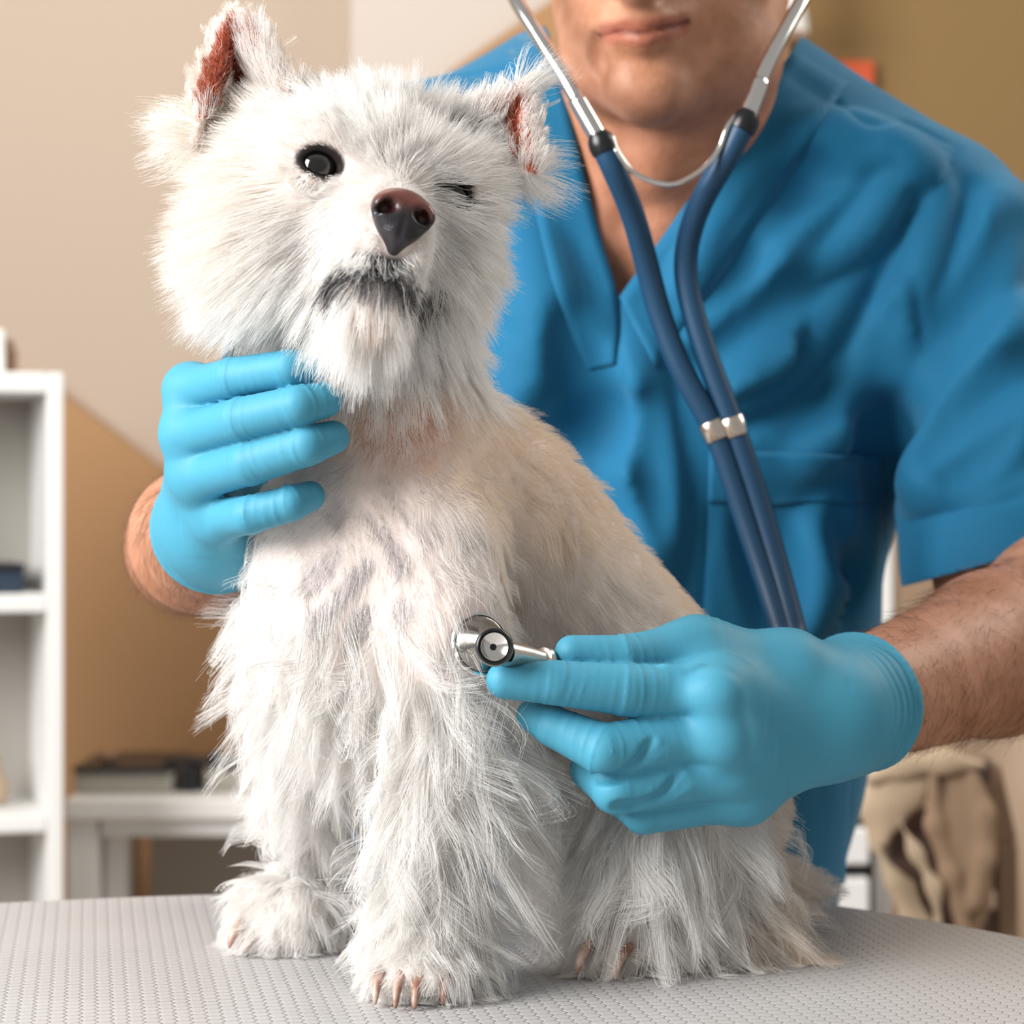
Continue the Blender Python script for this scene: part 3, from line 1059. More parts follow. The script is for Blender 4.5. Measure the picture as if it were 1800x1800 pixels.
def fold(pts, r, k, op='u', sink=0.0):
    """a soft ridge (or valley) laid along the cloth"""
    hits = [top.hit(*q) for q in spline(np.array(pts, float), 5)]
    hits = [q + np.array((0, sink, 0)) for q in hits if q is not None]
    n = len(hits)
    for i in range(n - 1):
        if np.linalg.norm(hits[i] - hits[i + 1]) < 0.06:
            e = lambda j: r * (0.35 + 0.65 * math.sin(math.pi * min(max(j / max(n - 1, 1), .06), .94)))
            top.cap(hits[i], hits[i + 1], e(i), e(i + 1), k, op)


# ridges that run from the armpit and shoulder over the chest
for pts, r, sk in (([(1230, 585), (1330, 500), (1460, 430), (1600, 310)], .013, .004), ([(1260, 680), (1390, 600), (1500, 545), (1590, 440)], .012, .004),
                   ([(1430, 790), (1510, 680), (1560, 600), (1590, 520)], .011, .003), ([(1225, 500), (1300, 420), (1350, 330)], .009, .004),
                   ([(1400, 250), (1500, 260), (1620, 290)], .008, .004), ([(1640, 720), (1720, 640), (1800, 560)], .013, .004), ([(1620, 860), (1700, 790), (1800, 720)], .012, .004),
                   ([(1660, 560), (1720, 450), (1790, 330)], .013, .004), ([(930, 420), (960, 560), (1020, 660)], .010, .003), ([(905, 640), (960, 760), (1010, 860)], .011, .004),
                   ([(1110, 640), (1100, 760), (1130, 900), (1120, 1080)], .013, .004), ([(1450, 900), (1420, 1000), (1400, 1100)], .012, .004), ([(1000, 900), (1060, 1000), (1090, 1080)], .012, .004)):
    fold(pts, r, 0.024, 'u', sk)
for pts, r, sk in (([(1240, 640), (1340, 560), (1480, 490), (1610, 370)], .011, -.004), ([(1400, 740), (1480, 640), (1560, 560)], .010, -.004), ([(1270, 470), (1340, 380), (1430, 300)], .009, -.004),
                   ([(1800, 390), (1720, 490), (1650, 600), (1600, 690)], .011, -.006), ([(1800, 640), (1700, 710), (1620, 790)], .010, -.004), ([(1560, 640), (1555, 760), (1548, 860)], .010, -.004),
                   ([(1010, 560), (1030, 660), (1050, 740)], .009, -.003), ([(960, 730), (1020, 790), (1070, 720)], .012, -.004), ([(1020, 840), (1060, 940), (1080, 1040)], .010, -.004),
                   ([(1330, 900), (1360, 1000), (1370, 1090)], .009, -.004)):
    fold(pts, r, 0.022, 's', sk)
# sewn seams: shoulder yoke, armhole, sleeve hem, side seam
for pts in ([(1378, 125), (1440, 165), (1490, 195), (1530, 220), (1590, 218), (1665, 255)], [(1680, 262), (1645, 340), (1618, 430), (1610, 520), (1622, 600)],
            [(1560, 925), (1660, 905), (1740, 890), (1800, 870)], [(1245, 890), (1240, 980), (1230, 1090)], [(790, 140), (880, 128), (960, 120)], [(1086, 520), (1087, 580), (1088, 640)]):
    crease_line(top, pts, 0.0012, k=0.004)
for pts, r, sk in (([(1290, 745), (1390, 690), (1460, 600), (1540, 480)], .010, -.004), ([(1190, 560), (1260, 520), (1330, 440)], .007, -.003), ([(1560, 300), (1500, 380), (1420, 440)], .010, -.005),
                   ([(1700, 330), (1665, 420), (1640, 500)], .008, -.004), ([(1790, 740), (1720, 800), (1660, 840)], .008, -.003),
                   ([(920, 760), (980, 820), (1000, 900)], .009, -.004), ([(1150, 700), (1150, 800), (1165, 930)], .008, -.003), ([(1480, 900), (1500, 1000), (1480, 1090)], .009, -.004)):
    fold(pts, r, 0.014, 's', sk)
for pts, r, sk in (([(1280, 720), (1380, 660), (1450, 570), (1530, 450)], .007, .003), ([(1570, 330), (1520, 410), (1440, 475)], .007, .003), ([(1660, 340), (1635, 420), (1620, 500)], .006, .003)):
    fold(pts, r, 0.012, 'u', sk)
tV, tQ = top.mesh('scrub_top', 2)
me = fast_mesh('scrub_top', tV, tQ)
bm = bmesh.new()
bm.from_mesh(me)


def halfplane(a, b, keep_pt):
    """plane holding the eye and two picture points, normal towards keep_pt"""
    a, b, c = P(*a, 1.4), P(*b, 1.4), P(*keep_pt, 1.4)
    eye = np.array((0, 0, CAMZ))
    n = nrm(np.cross(a - eye, b - eye))
    if (c - eye) @ n < 0: n = -n
    return eye, n


VA, VB, VT = (962, 60), (1395, 110), (1086, 528)
planes = [halfplane((962, 60), VT, (1180, 200)), halfplane((1395, 85), VT, (1180, 200))]
for o_, n_ in planes:
    bmesh.ops.bisect_plane(bm, geom=bm.verts[:] + bm.edges[:] + bm.faces[:], plane_co=Vector(o_), plane_no=Vector(n_), dist=1e-6)
ax_b, ax_a = nrm(HEM_B - SH_B), nrm(HEM_A - SH_A)
hem_n = nrm(P(1590, 1030, 1.42) - P(1800, 975, 1.42)); hem_n = nrm(np.cross(hem_n, nrm(P(1695, 1003, 1.0) - np.array((0, 0, CAMZ)))))
if hem_n @ ax_b < 0: hem_n = -hem_n
hem_o = P(1695, 1003, 1.40)
zhem = 0.885
cuts = [(hem_o, hem_n), (HEM_A, ax_a), (np.array((0, 0, zhem)), np.array((0, 0, -1.0)))]
for o_, n_ in cuts:
    bmesh.ops.bisect_plane(bm, geom=bm.verts[:] + bm.edges[:] + bm.faces[:], plane_co=Vector(o_), plane_no=Vector(n_), dist=1e-6)
kill = []
ztop = P(0, 100, 1.5)[2]
for f_ in bm.faces:
    c = np.array(f_.calc_center_median())
    if all((c - o_) @ n_ > 0 for o_, n_ in planes) and (c[1] < 1.50 or c[2] > 1.375): kill.append(f_)
    elif (c - hem_o) @ hem_n > 0 and c[0] > 0.21: kill.append(f_)
    elif (c - HEM_A) @ ax_a > 0 and c[0] < SH_A[0] and c[1] < SH_A[1]- 0.03: kill.append(f_)
    elif c[2] < zhem: kill.append(f_)
bmesh.ops.delete(bm, geom=kill, context='FACES')
# drop loose islands
seen, best = set(), []
bm.verts.ensure_lookup_table()
for v in bm.verts:
    if v.index in seen: continue
    st, isl = [v], []
    seen.add(v.index)
    while st:
        q = st.pop()
        isl.append(q)
        for e in q.link_edges:
            o2 = e.other_vert(q)
            if o2.index not in seen:
                seen.add(o2.index)
                st.append(o2)
    if len(isl) > len(best):
        if best: bmesh.ops.delete(bm, geom=[x for x in best if x.is_valid], context='VERTS') if False else None
        best = isl
bs_ = set(best)
bmesh.ops.delete(bm, geom=[v for v in bm.verts if v not in bs_], context='VERTS')
bm.to_mesh(me)
bm.free()
scrub = link('scrub_top', me, M['scrubs'], person)
sm = scrub.modifiers.new('thickness', 'SOLIDIFY')
sm.thickness = 0.0018
sm.offset = 1
print('top', time.time() - T0)


def patch(name, rows, off, th, m, parent, nx=24, ny=24):
    """cloth piece that follows the top: rows = four corner picture points (tl,tr,br,bl)"""
    if len(rows) == 2:      # two edge lines instead of four corners
        ea_, eb_ = [spline(np.array(e, float), 10) for e in rows]
        tk = np.linspace(0, 1, ny + 1)
        ea_, eb_ = [np.stack([np.interp(tk, np.linspace(0, 1, len(e)), e[:, i]) for i in (0, 1)], -1) for e in (ea_, eb_)]
    else:
        tl, tr, br, bl = [np.array(c, float) for c in rows]
    V = []
    for j in range(ny + 1):
        for i in range(nx + 1):
            u, v = i / nx, j / ny
            q = (1 - u) * ea_[j] + u * eb_[j] if len(rows) == 2 else (1 - u) * (1 - v) * tl + u * (1 - v) * tr + u * v * br + (1 - u) * v * bl
            h_ = top.hit(*q)
            V.append(np.array((0, 9, 0)) if h_ is None else h_)
    V = np.array(V)
    ok = V[:, 1] < 5
    g = top.grad(V, 0.008)
    V = V + g * (off + 0.0018)
    Q = [(j * (nx + 1) + i, (j + 1) * (nx + 1) + i, (j + 1) * (nx + 1) + i + 1, j * (nx + 1) + i + 1) for j in range(ny) for i in range(nx)]
    Q = np.array([q for q in Q if all(ok[list(q)])])
    used = np.unique(Q)
    mp_ = np.full(len(V), -1)
    mp_[used] = np.arange(len(used))
    me = fast_mesh(name, V[used], mp_[Q])
    o = link(name, me, m, parent)
    s = o.modifiers.new('thickness', 'SOLIDIFY')
    s.thickness = th
    s.offset = 0
    return o


# neckband, its overlap, breast pocket, shoulder yoke seam
patch('neckband', ([(884, 75), (925, 300), (968, 490), (1008, 600), (1034, 648)], [(965, 62), (1010, 240), (1050, 400), (1086, 528), (1087, 640)]), 0.0006, 0.0012, M['scrubs'], scrub, 6, 40)
patch('neckband', [(1395, 92), (1490, 150), (1150, 650), (1088, 524)], 0.0006, 0.0012, M['scrubs'], scrub, 6, 40)
pk = patch('pocket', [(1246, 792), (1548, 798), (1540, 1130), (1232, 1130)], 0.0010, 0.0012, M['scrubs'], scrub, 30, 30)
patch('pocket_hem', [(1246, 792), (1548, 798), (1546, 884), (1242, 882)], 0.0021, 0.0010, M['scrubs'], scrub, 30, 10)
# trousers and shoes
tr = Field((-0.26, 1.34, -0.01), (0.28, 1.80, 1.06), 0.006)
legs(tr, 0.014, False)
tr.cut(np.array((0, 0, 0.045)), np.array((0, 0, -1.0)))
V_, Q_ = tr.mesh('trousers', 1)
link('trousers', fast_mesh('trousers', V_, Q_), M['scrubs'], person)
M['shoe'] = mat('white_shoe', (0.7, 0.7, 0.68), 0.5)
for sx in (-1, 1):
    sf = Field((0.03 + .11 * sx - .07, 1.38, -0.005), (0.03 + .11 * sx + .07, 1.70, 0.13), 0.004)
    a_ = np.array((0.03 + .11 * sx, 1.60, 0.08))
    sf.cap(a_ + (0, 0.02, -.034), a_ + (0.01 * sx, -0.15, -.044), .045, .036, .02)
    sf.cap(a_, a_ + (0, 0, .01), .045, .042, .02)
    sf.cut(np.array((0, 0, 0.001)), np.array((0, 0, -1.0)))
    V_, Q_ = sf.mesh('shoe', 1)
    link('shoe', fast_mesh('shoe', V_, Q_), M['shoe'], person)
print('man', time.time() - T0)


# ------------------------------------------------------------------ stethoscope
st = empty('stethoscope', P(1130, 320, 1.33), 'navy stethoscope with chrome ear tubes, its chestpiece pressed to the dog', 'stethoscope')
Y0 = 1.335
# ear tubes go up past the cheeks to the ears
la = [P(1053, 243, 1.328), P(1000, 150, 1.335), P(945, 62, 1.352), P(898, -20, 1.375), P(880, -110, 1.42), P(930, -165, 1.468), P(985, -170, 1.485)]
ra = [P(1313, 206, 1.328), P(1345, 120, 1.335), P(1385, 45, 1.352), P(1422, -25, 1.375), P(1445, -105, 1.42), P(1415, -160, 1.465), P(1385, -165, 1.485)]
for pts in (la, ra):
    tube('ear_tube', spline(pts, 10), Rw(14, Y0), M['chrome'], st, 16)
    d = nrm(pts[-1] - pts[-2])
    lathe('ear_tip', pts[-1] - d * 0.004, d, [(0, .003), (.002, .0055), (.006, .006), (.010, .0045), (.012, .002), (.0122, 0)], M['rubber'], st, 20)
# sleeves that cover the lower ends of the ear tubes
for pts in (la, ra):
    tube('tube_sleeve', spline([pts[0], pts[0] + (pts[1] - pts[0]) * .35, pts[0] + (pts[1] - pts[0]) * .75], 5), Rw(16.5, Y0), M['chrome'], st, 16)
# spring between them
sp_pts = [P(1058, 236, 1.330), P(1074, 240, 1.326), P(1085, 268, 1.324), P(1112, 302, 1.323), P(1150, 320, 1.322), P(1188, 323, 1.322), P(1232, 300, 1.322), P(1262, 265, 1.323), P(1278, 225, 1.324), P(1292, 205, 1.326), P(1308, 198, 1.330)]
tube('spring', spline(sp_pts, 8), Rw(5.2, Y0), M['chrome'], st, 12)
# rubber tubes
lt = [(1058, 252, 1.328), (1080, 300, 1.330), (1112, 375, 1.345), (1138, 470, 1.360), (1162, 560, 1.366), (1202, 660, 1.366), (1256, 755, 1.366), (1300, 880, 1.366), (1340, 1000, 1.36), (1378, 1120, 1.345)]
rt = [(1310, 214, 1.328), (1275, 282, 1.330), (1232, 355, 1.345), (1208, 430, 1.362), (1208, 505, 1.368), (1240, 620, 1.368), (1290, 752, 1.366), (1330, 870, 1.366), (1368, 1000, 1.36), (1400, 1120, 1.345)]


def clear(p, rad, fields, gap=0.0012):
    """push a tube out of the cloth or skin it would touch"""
    p = np.array(p)
    for it in range(25):
        d = np.min([f.val(p) for f in fields], 0)
        push = np.clip(rad + gap - d, 0, 0.01)
        push[d > 0.4] = 0
        p[:, 1] -= push
    k = np.ones(9) / 9
    q = np.pad(p, ((4, 4), (0, 0)), 'edge')
    s = np.stack([np.convolve(q[:, i], k, 'valid') for i in range(3)], -1)
    s[0], s[-1] = p[0], p[-1]
    return s


RT = Rw(21.5, 1.35)
tails = {}
for nm_, pts, dx in (('l', lt, 0), ('r', rt, 1)):
    path = spline([P(*q) for q in pts], 10)
    path = clear(path, RT, [top, body])
    # on behind the wrist, round under the palm and forward to the chestpiece stem
    off = 0.0
    tail = [path[-1], P(1390 + 14 * dx, 1200, 1.31), P(1350, 1290, 1.27 - .004 * dx), P(1230, 1300 - 12 * dx, 1.20), P(1130, 1250, 1.150 - .003 * dx)] if dx else \
           [path[-1], P(1360, 1210, 1.30), P(1320, 1270, 1.26), P(1210, 1265, 1.195), P(1110, 1228, 1.142)]
    tail += [P(1040, 1190 + 4 * dx, 1.112), P(985, 1165, 1.098)]
    tp = spline(tail, 10)[1:]
    tube('tubing', np.vstack([path, tp]), np.concatenate([np.full(len(path), RT), np.linspace(RT, 0.0050, len(tp))]), M['tubing'], st, 18)
    d = nrm(path[0] - path[6])
    lathe('connector', path[0] - d * 0.006, d, [(-.001, 0), (0, RT * .9), (.001, RT * 1.12), (.005, RT * 1.16), (.009, RT * 1.05), (.0125, RT * .72), (.013, 0)], M['rubber'], st, 24)
    i = int(np.argmin(np.abs(path[:, 2] - P(0, 758 if dx == 0 else 750, 1.366)[2])))
    d = nrm(path[i + 1] - path[i - 1])
    lathe('clip', path[i] - d * 0.0055, d, [(0, RT * .9), (0, RT * 1.10), (.0004, RT * 1.14), (.0106, RT * 1.14), (.011, RT * 1.10), (.011, RT * .9)], M['steel'], st, 28)
# chestpiece
ds_ = dog_f.hit(852, 1130)                      # where the drum presses on the dog's side
cp = P(869, 1137, ds_[1] - 0.030)              # middle of the bell's mouth
print('chest surface', ds_)
ca = nrm((0.22, -0.96, 0.10))                  # the bell looks back at the camera
s_ = 1.08 / FPX


def prof(*a):
    return [(x * s_, r * s_) for x, r in a]


lathe('bell', cp - ca * 0.0, ca, prof((-40, 12), (-30, 20), (-16, 27), (-4, 33.5), (0, 34.5), (2.5, 33.5), (3, 31.5), (0, 30)), M['gunmetal'], st, 48)
lathe('bell_rim', cp, ca, prof((-2, 32.5), (3.2, 32), (4.6, 30.5), (3.5, 28), (-1, 26), (-4, 25)), M['rubber'], st, 48)
lathe('bell_cup', cp, ca, prof((-6, 26), (-1, 26), (1, 24.5), (0, 22.8), (-3, 20), (-9, 6.5), (-9.2, 6), (-16, 5.8)), M['chrome'], st, 48)
lathe('bell_hole', cp, ca, prof((-10, 6.2), (-10, 0)), M['rubber'], st, 24)
dc = P(852, 1130, ds_[1] - 0.008)
da = nrm((0.45, -0.80, 0.22))
lathe('drum', dc, da, prof((-26, 0), (-26, 50), (-22, 55), (-16, 56.5), (-13, 55), (-12, 51), (-9, 50), (-6, 47), (2, 40), (12, 30), (22, 22), (40, 14)), M['gunmetal'], st, 56)
lathe('drum_rim', dc, da, prof((-24, 54), (-20, 58), (-14, 58.5), (-11.5, 56.5), (-11, 53)), M['chrome'], st, 56)
lathe('diaphragm', dc, da, prof((-27.5, 0), (-27.5, 48), (-26, 52)), M['black'], st, 48)
chest_f = Field(dc - .04, dc + .04, .002)
chest_f.ell(dc + da * .006 + np.array((.006, 0, .002)), (.0135, .0135, .0145), k=0)
chest_f.ell(cp - ca * .005, (.011, .011, .011), k=0)
s0, s1 = P(888, 1148, ds_[1] - .020), P(985, 1165, 1.098)
sa = s1 - s0
ln = np.linalg.norm(sa)
lathe('stem', s0, sa, [(0, .0058), (ln * .35, .0052), (ln * .62, .0040), (ln * .66, .0042), (ln * .70, .0040)], M['steel'], st, 28)
lathe('stem_collar', s0 + sa * .66, sa, [(0, .003), (0.0005, .0056), (ln * .08, .0060), (ln * .09, .0052), (ln * .26, .0050), (ln * .27, .0030)], M['steel'], st, 28)
print('steth', time.time() - T0)


# ------------------------------------------------------------------ furniture at the back, far out of focus
def xw(px, Y): return P(px, 0, Y)[0]
def zw(py, Y): return P(0, py, Y)[2]


# white open bookcase, its right side panel turned a little to the camera
Y = 2.35
bc = empty('bookcase', (xw(-150, Y), Y + .15, 0), 'white open bookcase against the beige wall', 'bookcase')
x0, x1 = xw(-420, Y), xw(112, Y)
t_ = xw(112, Y) - xw(84, Y)
D_ = 0.17
ztop = zw(655, Y)
box('side_panel', (x1 - t_, Y, 0), (x1, Y + D_, ztop), M['white'], bc, .002)
box('side_panel', (x0, Y, 0), (x0 + t_, Y + D_, ztop), M['white'], bc, .002)
box('back_panel', (x0 + t_, Y + D_ - .008, 0.0), (x1 - t_, Y + D_, ztop), M['greyback'], bc, 0)
for py, th in ((655, 36), (1044, 32), (1432, 30), (1815, 30), (2200, 30)):
    z = zw(py, Y)
    box('shelf', (x0 + t_ + 0.0005, Y + 0.002, z - R(th, Y)), (x1 - t_ - 0.0005, Y + D_ - 0.0085, z), M['white'], bc, .002)
zs = lambda py: zw(py, Y) + .0005
o = box('storage_box', (xw(-190, Y), Y + .03, zs(655)), (xw(16, Y), Y + .15, zs(655) + R(78, Y)), M['white'], None, .004)
tag(o, 'white box standing on top of the white bookcase', 'box')
o = lathe('brown_jar', (xw(32, Y), Y + .09, zs(655)), (0, 0, 1), [(0, 0), (0, .007), (.002, .008), (.026, .008), (.030, .005), (.036, .005), (.037, 0)], M['wood_mid'])
o.name = 'jar'
tag(o, 'small brown jar beside the white box on the bookcase top', 'jar')
bx = box('file_box', (xw(-210, Y), Y + .02, zs(1044)), (xw(48, Y), Y + .14, zs(1044) + R(40, Y)), M['navy'], None, .003)
tag(bx, 'dark navy file box lying on the upper shelf of the bookcase', 'box')
box('lid', (xw(-211, Y), Y + .018, zs(1044) + R(40, Y)), (xw(49, Y), Y + .142, zs(1044) + R(52, Y)), M['black'], bx, .002)
vase = lathe('vase', (xw(2, Y), Y + .10, zs(1432)), (0, 0, 1), [(0, 0), (0, .010), (.004, .016), (.020, .018), (.034, .011), (.044, .008), (.052, .011), (.0525, .009), (.044, .006)], M['tan'])
tag(vase, 'small pale vase on the lower visible shelf of the bookcase', 'vase')

# the bookcase stands at an angle, its open front turned to the right
piv = Matrix.Translation((x1, Y, 0)) @ Matrix.Rotation(math.radians(17), 4, 'Z') @ Matrix.Translation((-x1, -Y, 0))
bpy.context.view_layer.update()
for o in [bc] + [q for q in COL.objects if q.parent is None and q.get('label', '').find('bookcase') > 0 and q.type == 'MESH']:
    o.matrix_world = piv @ o.matrix_world
bpy.context.view_layer.update()

# white desk between the bookcase and the dog
Y = 2.55
dk = empty('desk', (xw(330, Y), Y + .25, 0), 'white desk with a broad apron behind the dog', 'desk')
zt = zw(1403, Y)
box('desktop', (xw(116, Y), Y - .01, zt - .022), (xw(1000, Y), Y + .30, zt), M['white'], dk, .003)
box('apron', (xw(176, Y), Y + .006, zw(1472, Y)), (xw(985, Y), Y + .024, zt - .0222), M['white'], dk, .002)
for a, b in ((118, 172), (930, 985)):
    box('leg', (xw(a, Y), Y, 0), (xw(b, Y), Y + .05, zt - .0222), M['white'], dk, .002)
    box('leg', (xw(a, Y), Y + .24, 0), (xw(b, Y), Y + .29, zt - .0222), M['white'], dk, .002)
box('side_rail', (xw(176, Y), Y + .03, 0.02), (xw(214, Y), Y + .048, zw(1474, Y)), M['white'], dk, .001)
box('modesty_panel', (xw(214, Y) + .0005, Y + .2, 0.02), (xw(930, Y), Y + .215, zt - .023), M['greyback'], dk, 0)
zd = zt + .0006
pr_ = empty('printer', (xw(200, Y), Y + .1, zd), 'low grey device with dark top on the desk beside the bookcase', 'printer')
box('casing', (xw(118, Y), Y + .04, zd), (xw(292, Y), Y + .2, zd + R(38, Y)), M['greybox'], pr_, .004)
box('top_cover', (xw(116, Y), Y + .035, zd + R(38, Y) + .0003), (xw(295, Y), Y + .2, zd + R(48, Y)), M['black'], pr_, .002)
box('feed_roller', (xw(150, Y), Y + .08, zd + R(48, Y) + .0003), (xw(178, Y), Y + .12, zd + R(62, Y)), M['wood_mid'], pr_, .003)
mo = empty('monitor_stand', (xw(380, Y), Y + .1, zd), 'black monitor stand on the desk behind the dog', 'stand')
box('foot', (xw(306, Y), Y + .05, zd), (xw(336, Y), Y + .12, zd + R(44, Y)), M['black'], mo, .003)
box('bar', (xw(272, Y), Y + .06, zd + R(44, Y) + .0003), (xw(470, Y), Y + .11, zd + R(58, Y)), M['black'], mo, .003)
box('clamp', (xw(352, Y), Y + .07, zd + R(58, Y) + .0003), (xw(372, Y), Y + .10, zd + R(66, Y)), M['navy'], mo, .002)
o = box('grey_case', (xw(345, Y), Y + .06, zd), (xw(458, Y), Y + .16, zd + R(36, Y)), M['greybox'], None, .004)
o.name = 'case'
tag(o, 'grey case under the black bar on the desk', 'case')
ct = lathe('camera_lens', (xw(475, Y), Y + .05, zd + R(22, Y)), (0, -1, 0), [(-.03, 0), (-.03, .011), (0, .0125), (.012, .0125), (.014, .0105), (.012, .009), (.010, 0)], M['black'])
ct.name = 'lens'
tag(ct, 'black round lens lying on the desk beside the dog chest', 'lens')

# orange-red framed board on the olive wall
Yw = 2.90
fr = empty('wall_board', (xw(1440, Yw), Yw - .01, zw(200, Yw)), 'orange red board hanging on the olive wall behind the shoulder', 'board')
bmr = box_bm((xw(1360, Yw), Yw - .02, zw(300, Yw)), (xw(1532, Yw), Yw - .002, zw(112, Yw)))
bm_obj('panel', bmr, M['red'], fr, False, .002)
# white lamp shade glimpsed beside the jaw
lp = lathe('wall_lamp', (xw(1378, 2.75), 2.78, zw(50, 2.75)), (0, 0, 1), [(0, 0), (0, .032), (.06, .024), (.12, .020), (.121, 0)], M['white_cloth'])
tag(lp, 'white wall lamp shade glimpsed beside the jaw and the chrome tube', 'lamp')
bb = box('bracket', (xw(1378, 2.75) - .008, 2.79, zw(20, 2.75)), (xw(1378, 2.75) + .008, 2.8995, zw(8, 2.75)), M['steel'], lp, .002)

# white cupboard glimpsed under the sleeve, with white drawers beside the tan chair
Y = 2.62
cb = empty('cupboard', (xw(1500, Y), Y + .2, 0), 'tall white cupboard glimpsed between the top and the bent arm', 'cupboard')
box('body', (xw(1380, Y), Y + .018, 0.02), (xw(1572, Y), 2.865, zw(500, Y)), M['white'], cb, .004)
box('door', (xw(1382, Y), Y, zw(1112, Y)), (xw(1570, Y), Y + .0175, zw(504, Y)), M['white'], cb, .003)
box('edge_strip', (xw(1572, Y) + .0004, Y + .03, 0.02), (xw(1590, Y), 2.865, zw(500, Y)), M['tan'], cb, .002)
Y = 2.45
dr = empty('drawer_unit', (xw(1480, Y), Y + .15, 0), 'white drawer unit behind the hem of the blue top', 'drawers')
box('body', (xw(1340, Y), Y + .012, 0.0), (xw(1540, Y), Y + .15, zw(1440, Y)), M['black'], dr, .002)
for a, b in ((1455, 1518), (1542, 1640), (1650, 1760), (1770, 1880)):
    d_ = box('drawer', (xw(1342, Y), Y - .01, zw(b, Y)), (xw(1526, Y), Y + .0115, zw(a, Y)), M['white'], dr, .003)
    lathe('knob', (xw(1430, Y), Y - .0105, zw((a + b) / 2, Y)), (0, -1, 0), [(0, .004), (.006, .004), (.008, .007), (.012, .007), (.013, 0)], M['steel'], d_, 16)
tw = Field((xw(1440, Y) - .05, Y - .02, zw(1445, Y) - .01), (xw(1560, Y) + .04, Y + .15, zw(1340, Y)), .004)
z_ = zw(1440, Y)
for dx, dz, r in ((-.012, .016, .016), (.018, .018, .018), (.005, .042, .017), (-.02, .036, .014)):
    tw.cap((xw(1500, Y) + dx, Y + .02, z_ + dz), (xw(1500, Y) + dx + .01, Y + .11, z_ + dz), r, r, .004)
tw.cut(np.array((0, 0, z_ + .0008)), np.array((0, 0, -1.)))
V_, Q_ = tw.mesh('towel', 1)
o = link('towel', fast_mesh('towel', V_, Q_), M['white_cloth'])
tag(o, 'crumpled white towel heaped on the white drawer unit', 'towel')

# brown wooden chair with a tan coat hung over its back
Y = 2.25
chx = empty('chair', (xw(1690, Y), Y, 0), 'dark brown wooden chair holding a tan coat by the right wall', 'chair')
ca0, ca1 = P(1795, 1660, Y), P(1752, 1345, Y)


def post(name, a, b, r, m):
    a, b = np.array(a), np.array(b)
    d = nrm(b - a)
    u = nrm(np.cross(d, (0, 1, 0)))
    bm = bmesh.new()
    vs = []
    for p in (a, b):
        for su, sv in ((-1, -1), (1, -1), (1, 1), (-1, 1)):
            vs.append(bm.verts.new(p + u * su * r + np.array((0, 1, 0)) * sv * r))
    for f in ((0, 1, 2, 3), (7, 6, 5, 4), (0, 4, 5, 1), (1, 5, 6, 2), (2, 6, 7, 3), (3, 7, 4, 0)):
        bm.faces.new([vs[i] for i in f])
    return bm_obj(name, bm, m, chx, False, .002)


post('leg', (xw(1788, Y), Y, 0), P(1768, 1480, Y), .0095, M['wood_mid'])
post('leg', (xw(1600, Y), Y, 0), P(1585, 1480, Y), .0095, M['wood_mid'])
post('leg', (xw(1590, Y), Y - .3, 0), (xw(1590, Y), Y - .3, .44), .0095, M['wood_mid'])
post('leg', (xw(1792, Y), Y - .3, 0), (xw(1792, Y), Y - .3, .44), .0095, M['wood_mid'])
box('seat', (xw(1570, Y), Y - .32, .44), (xw(1800, Y), Y + .015, .465), M['wood_mid'], chx, .004)
post('back_post', P(1768, 1480, Y), P(1738, 1345, Y), .0095, M['wood_mid'])
post('back_post', P(1585, 1480, Y), P(1600, 1345, Y), .0095, M['wood_mid'])
post('back_slat', P(1590, 1362, Y), P(1742, 1352, Y), .010, M['wood_dark'])
post('back_slat', P(1588, 1470, Y + .01), P(1762, 1470, Y + .01), .012, M['wood_dark'])
post('back_slat', P(1590, 1540, Y + .01), P(1770, 1540, Y + .01), .012, M['wood_dark'])
post('back_slat', P(1592, 1620, Y + .01), P(1780, 1620, Y + .01), .012, M['wood_dark'])
# the coat: folds hanging from the top rail, one lapel apart from the next
coat = empty('coat', P(1650, 1350, Y - .03), 'tan coat with hanging folds draped over the wooden chair', 'coat')


def drape(name, parts, m, k=.010):
    ps = [[(P(x, y, Y - .035 + dp), R(r, Y)) for x, y, r in pts] for pts, dp, sq in parts]
    al = np.array([q[0] for c in ps for q in c])
    f = Field(al.min(0) - .05, al.max(0) + .05, .0032)
    for c, (pts, dp, sq) in zip(ps, parts):
        for i in range(len(c) - 1):
            f.cap(c[i][0], c[i + 1][0], c[i][1], c[i + 1][1], k, 'u', ((0, 1, 0), sq))
    f.cut(np.array((0, 0, P(0, 1730, Y)[2])), np.array((0, 0, -1.0)))
    V_, Q_ = f.mesh(name, 2)
    return link(name, fast_mesh(name, V_, Q_), m, coat)


drape('coat_panel', [([(1672, 1352, 22), (1690, 1430, 40), (1700, 1500, 36), (1706, 1580, 22), (1712, 1660, 12)], 0, .30),
                     ([(1640, 1352, 10), (1640, 1450, 10), (1668, 1540, 11), (1700, 1660, 12), (1706, 1740, 12)], -.012, .7),
                     ([(1712, 1360, 8), (1734, 1430, 9), (1732, 1510, 9), (1714, 1590, 8)], -.010, .7)], M['tan_dark'])
drape('sleeve', [([(1540, 1368, 14), (1530, 1420, 15), (1538, 1492, 11)], 0, .6), ([(1568, 1355, 14), (1560, 1410, 14), (1556, 1478, 8)], -.006, .6),
                 ([(1600, 1348, 16), (1590, 1400, 14), (1580, 1446, 9)], -.004, .6), ([(1628, 1345, 12), (1618, 1385, 11), (1610, 1412, 6)], -.002, .6)], M['tan'])
drape('belt', [([(1578, 1436, 6), (1610, 1500, 7), (1642, 1560, 8), (1654, 1660, 9), (1660, 1740, 9)], -.02, .5)], M['tan'])
drape('collar', [([(1528, 1370, 12), (1590, 1345, 18), (1660, 1338, 18), (1730, 1344, 8)], -.012, .6)], M['tan'])
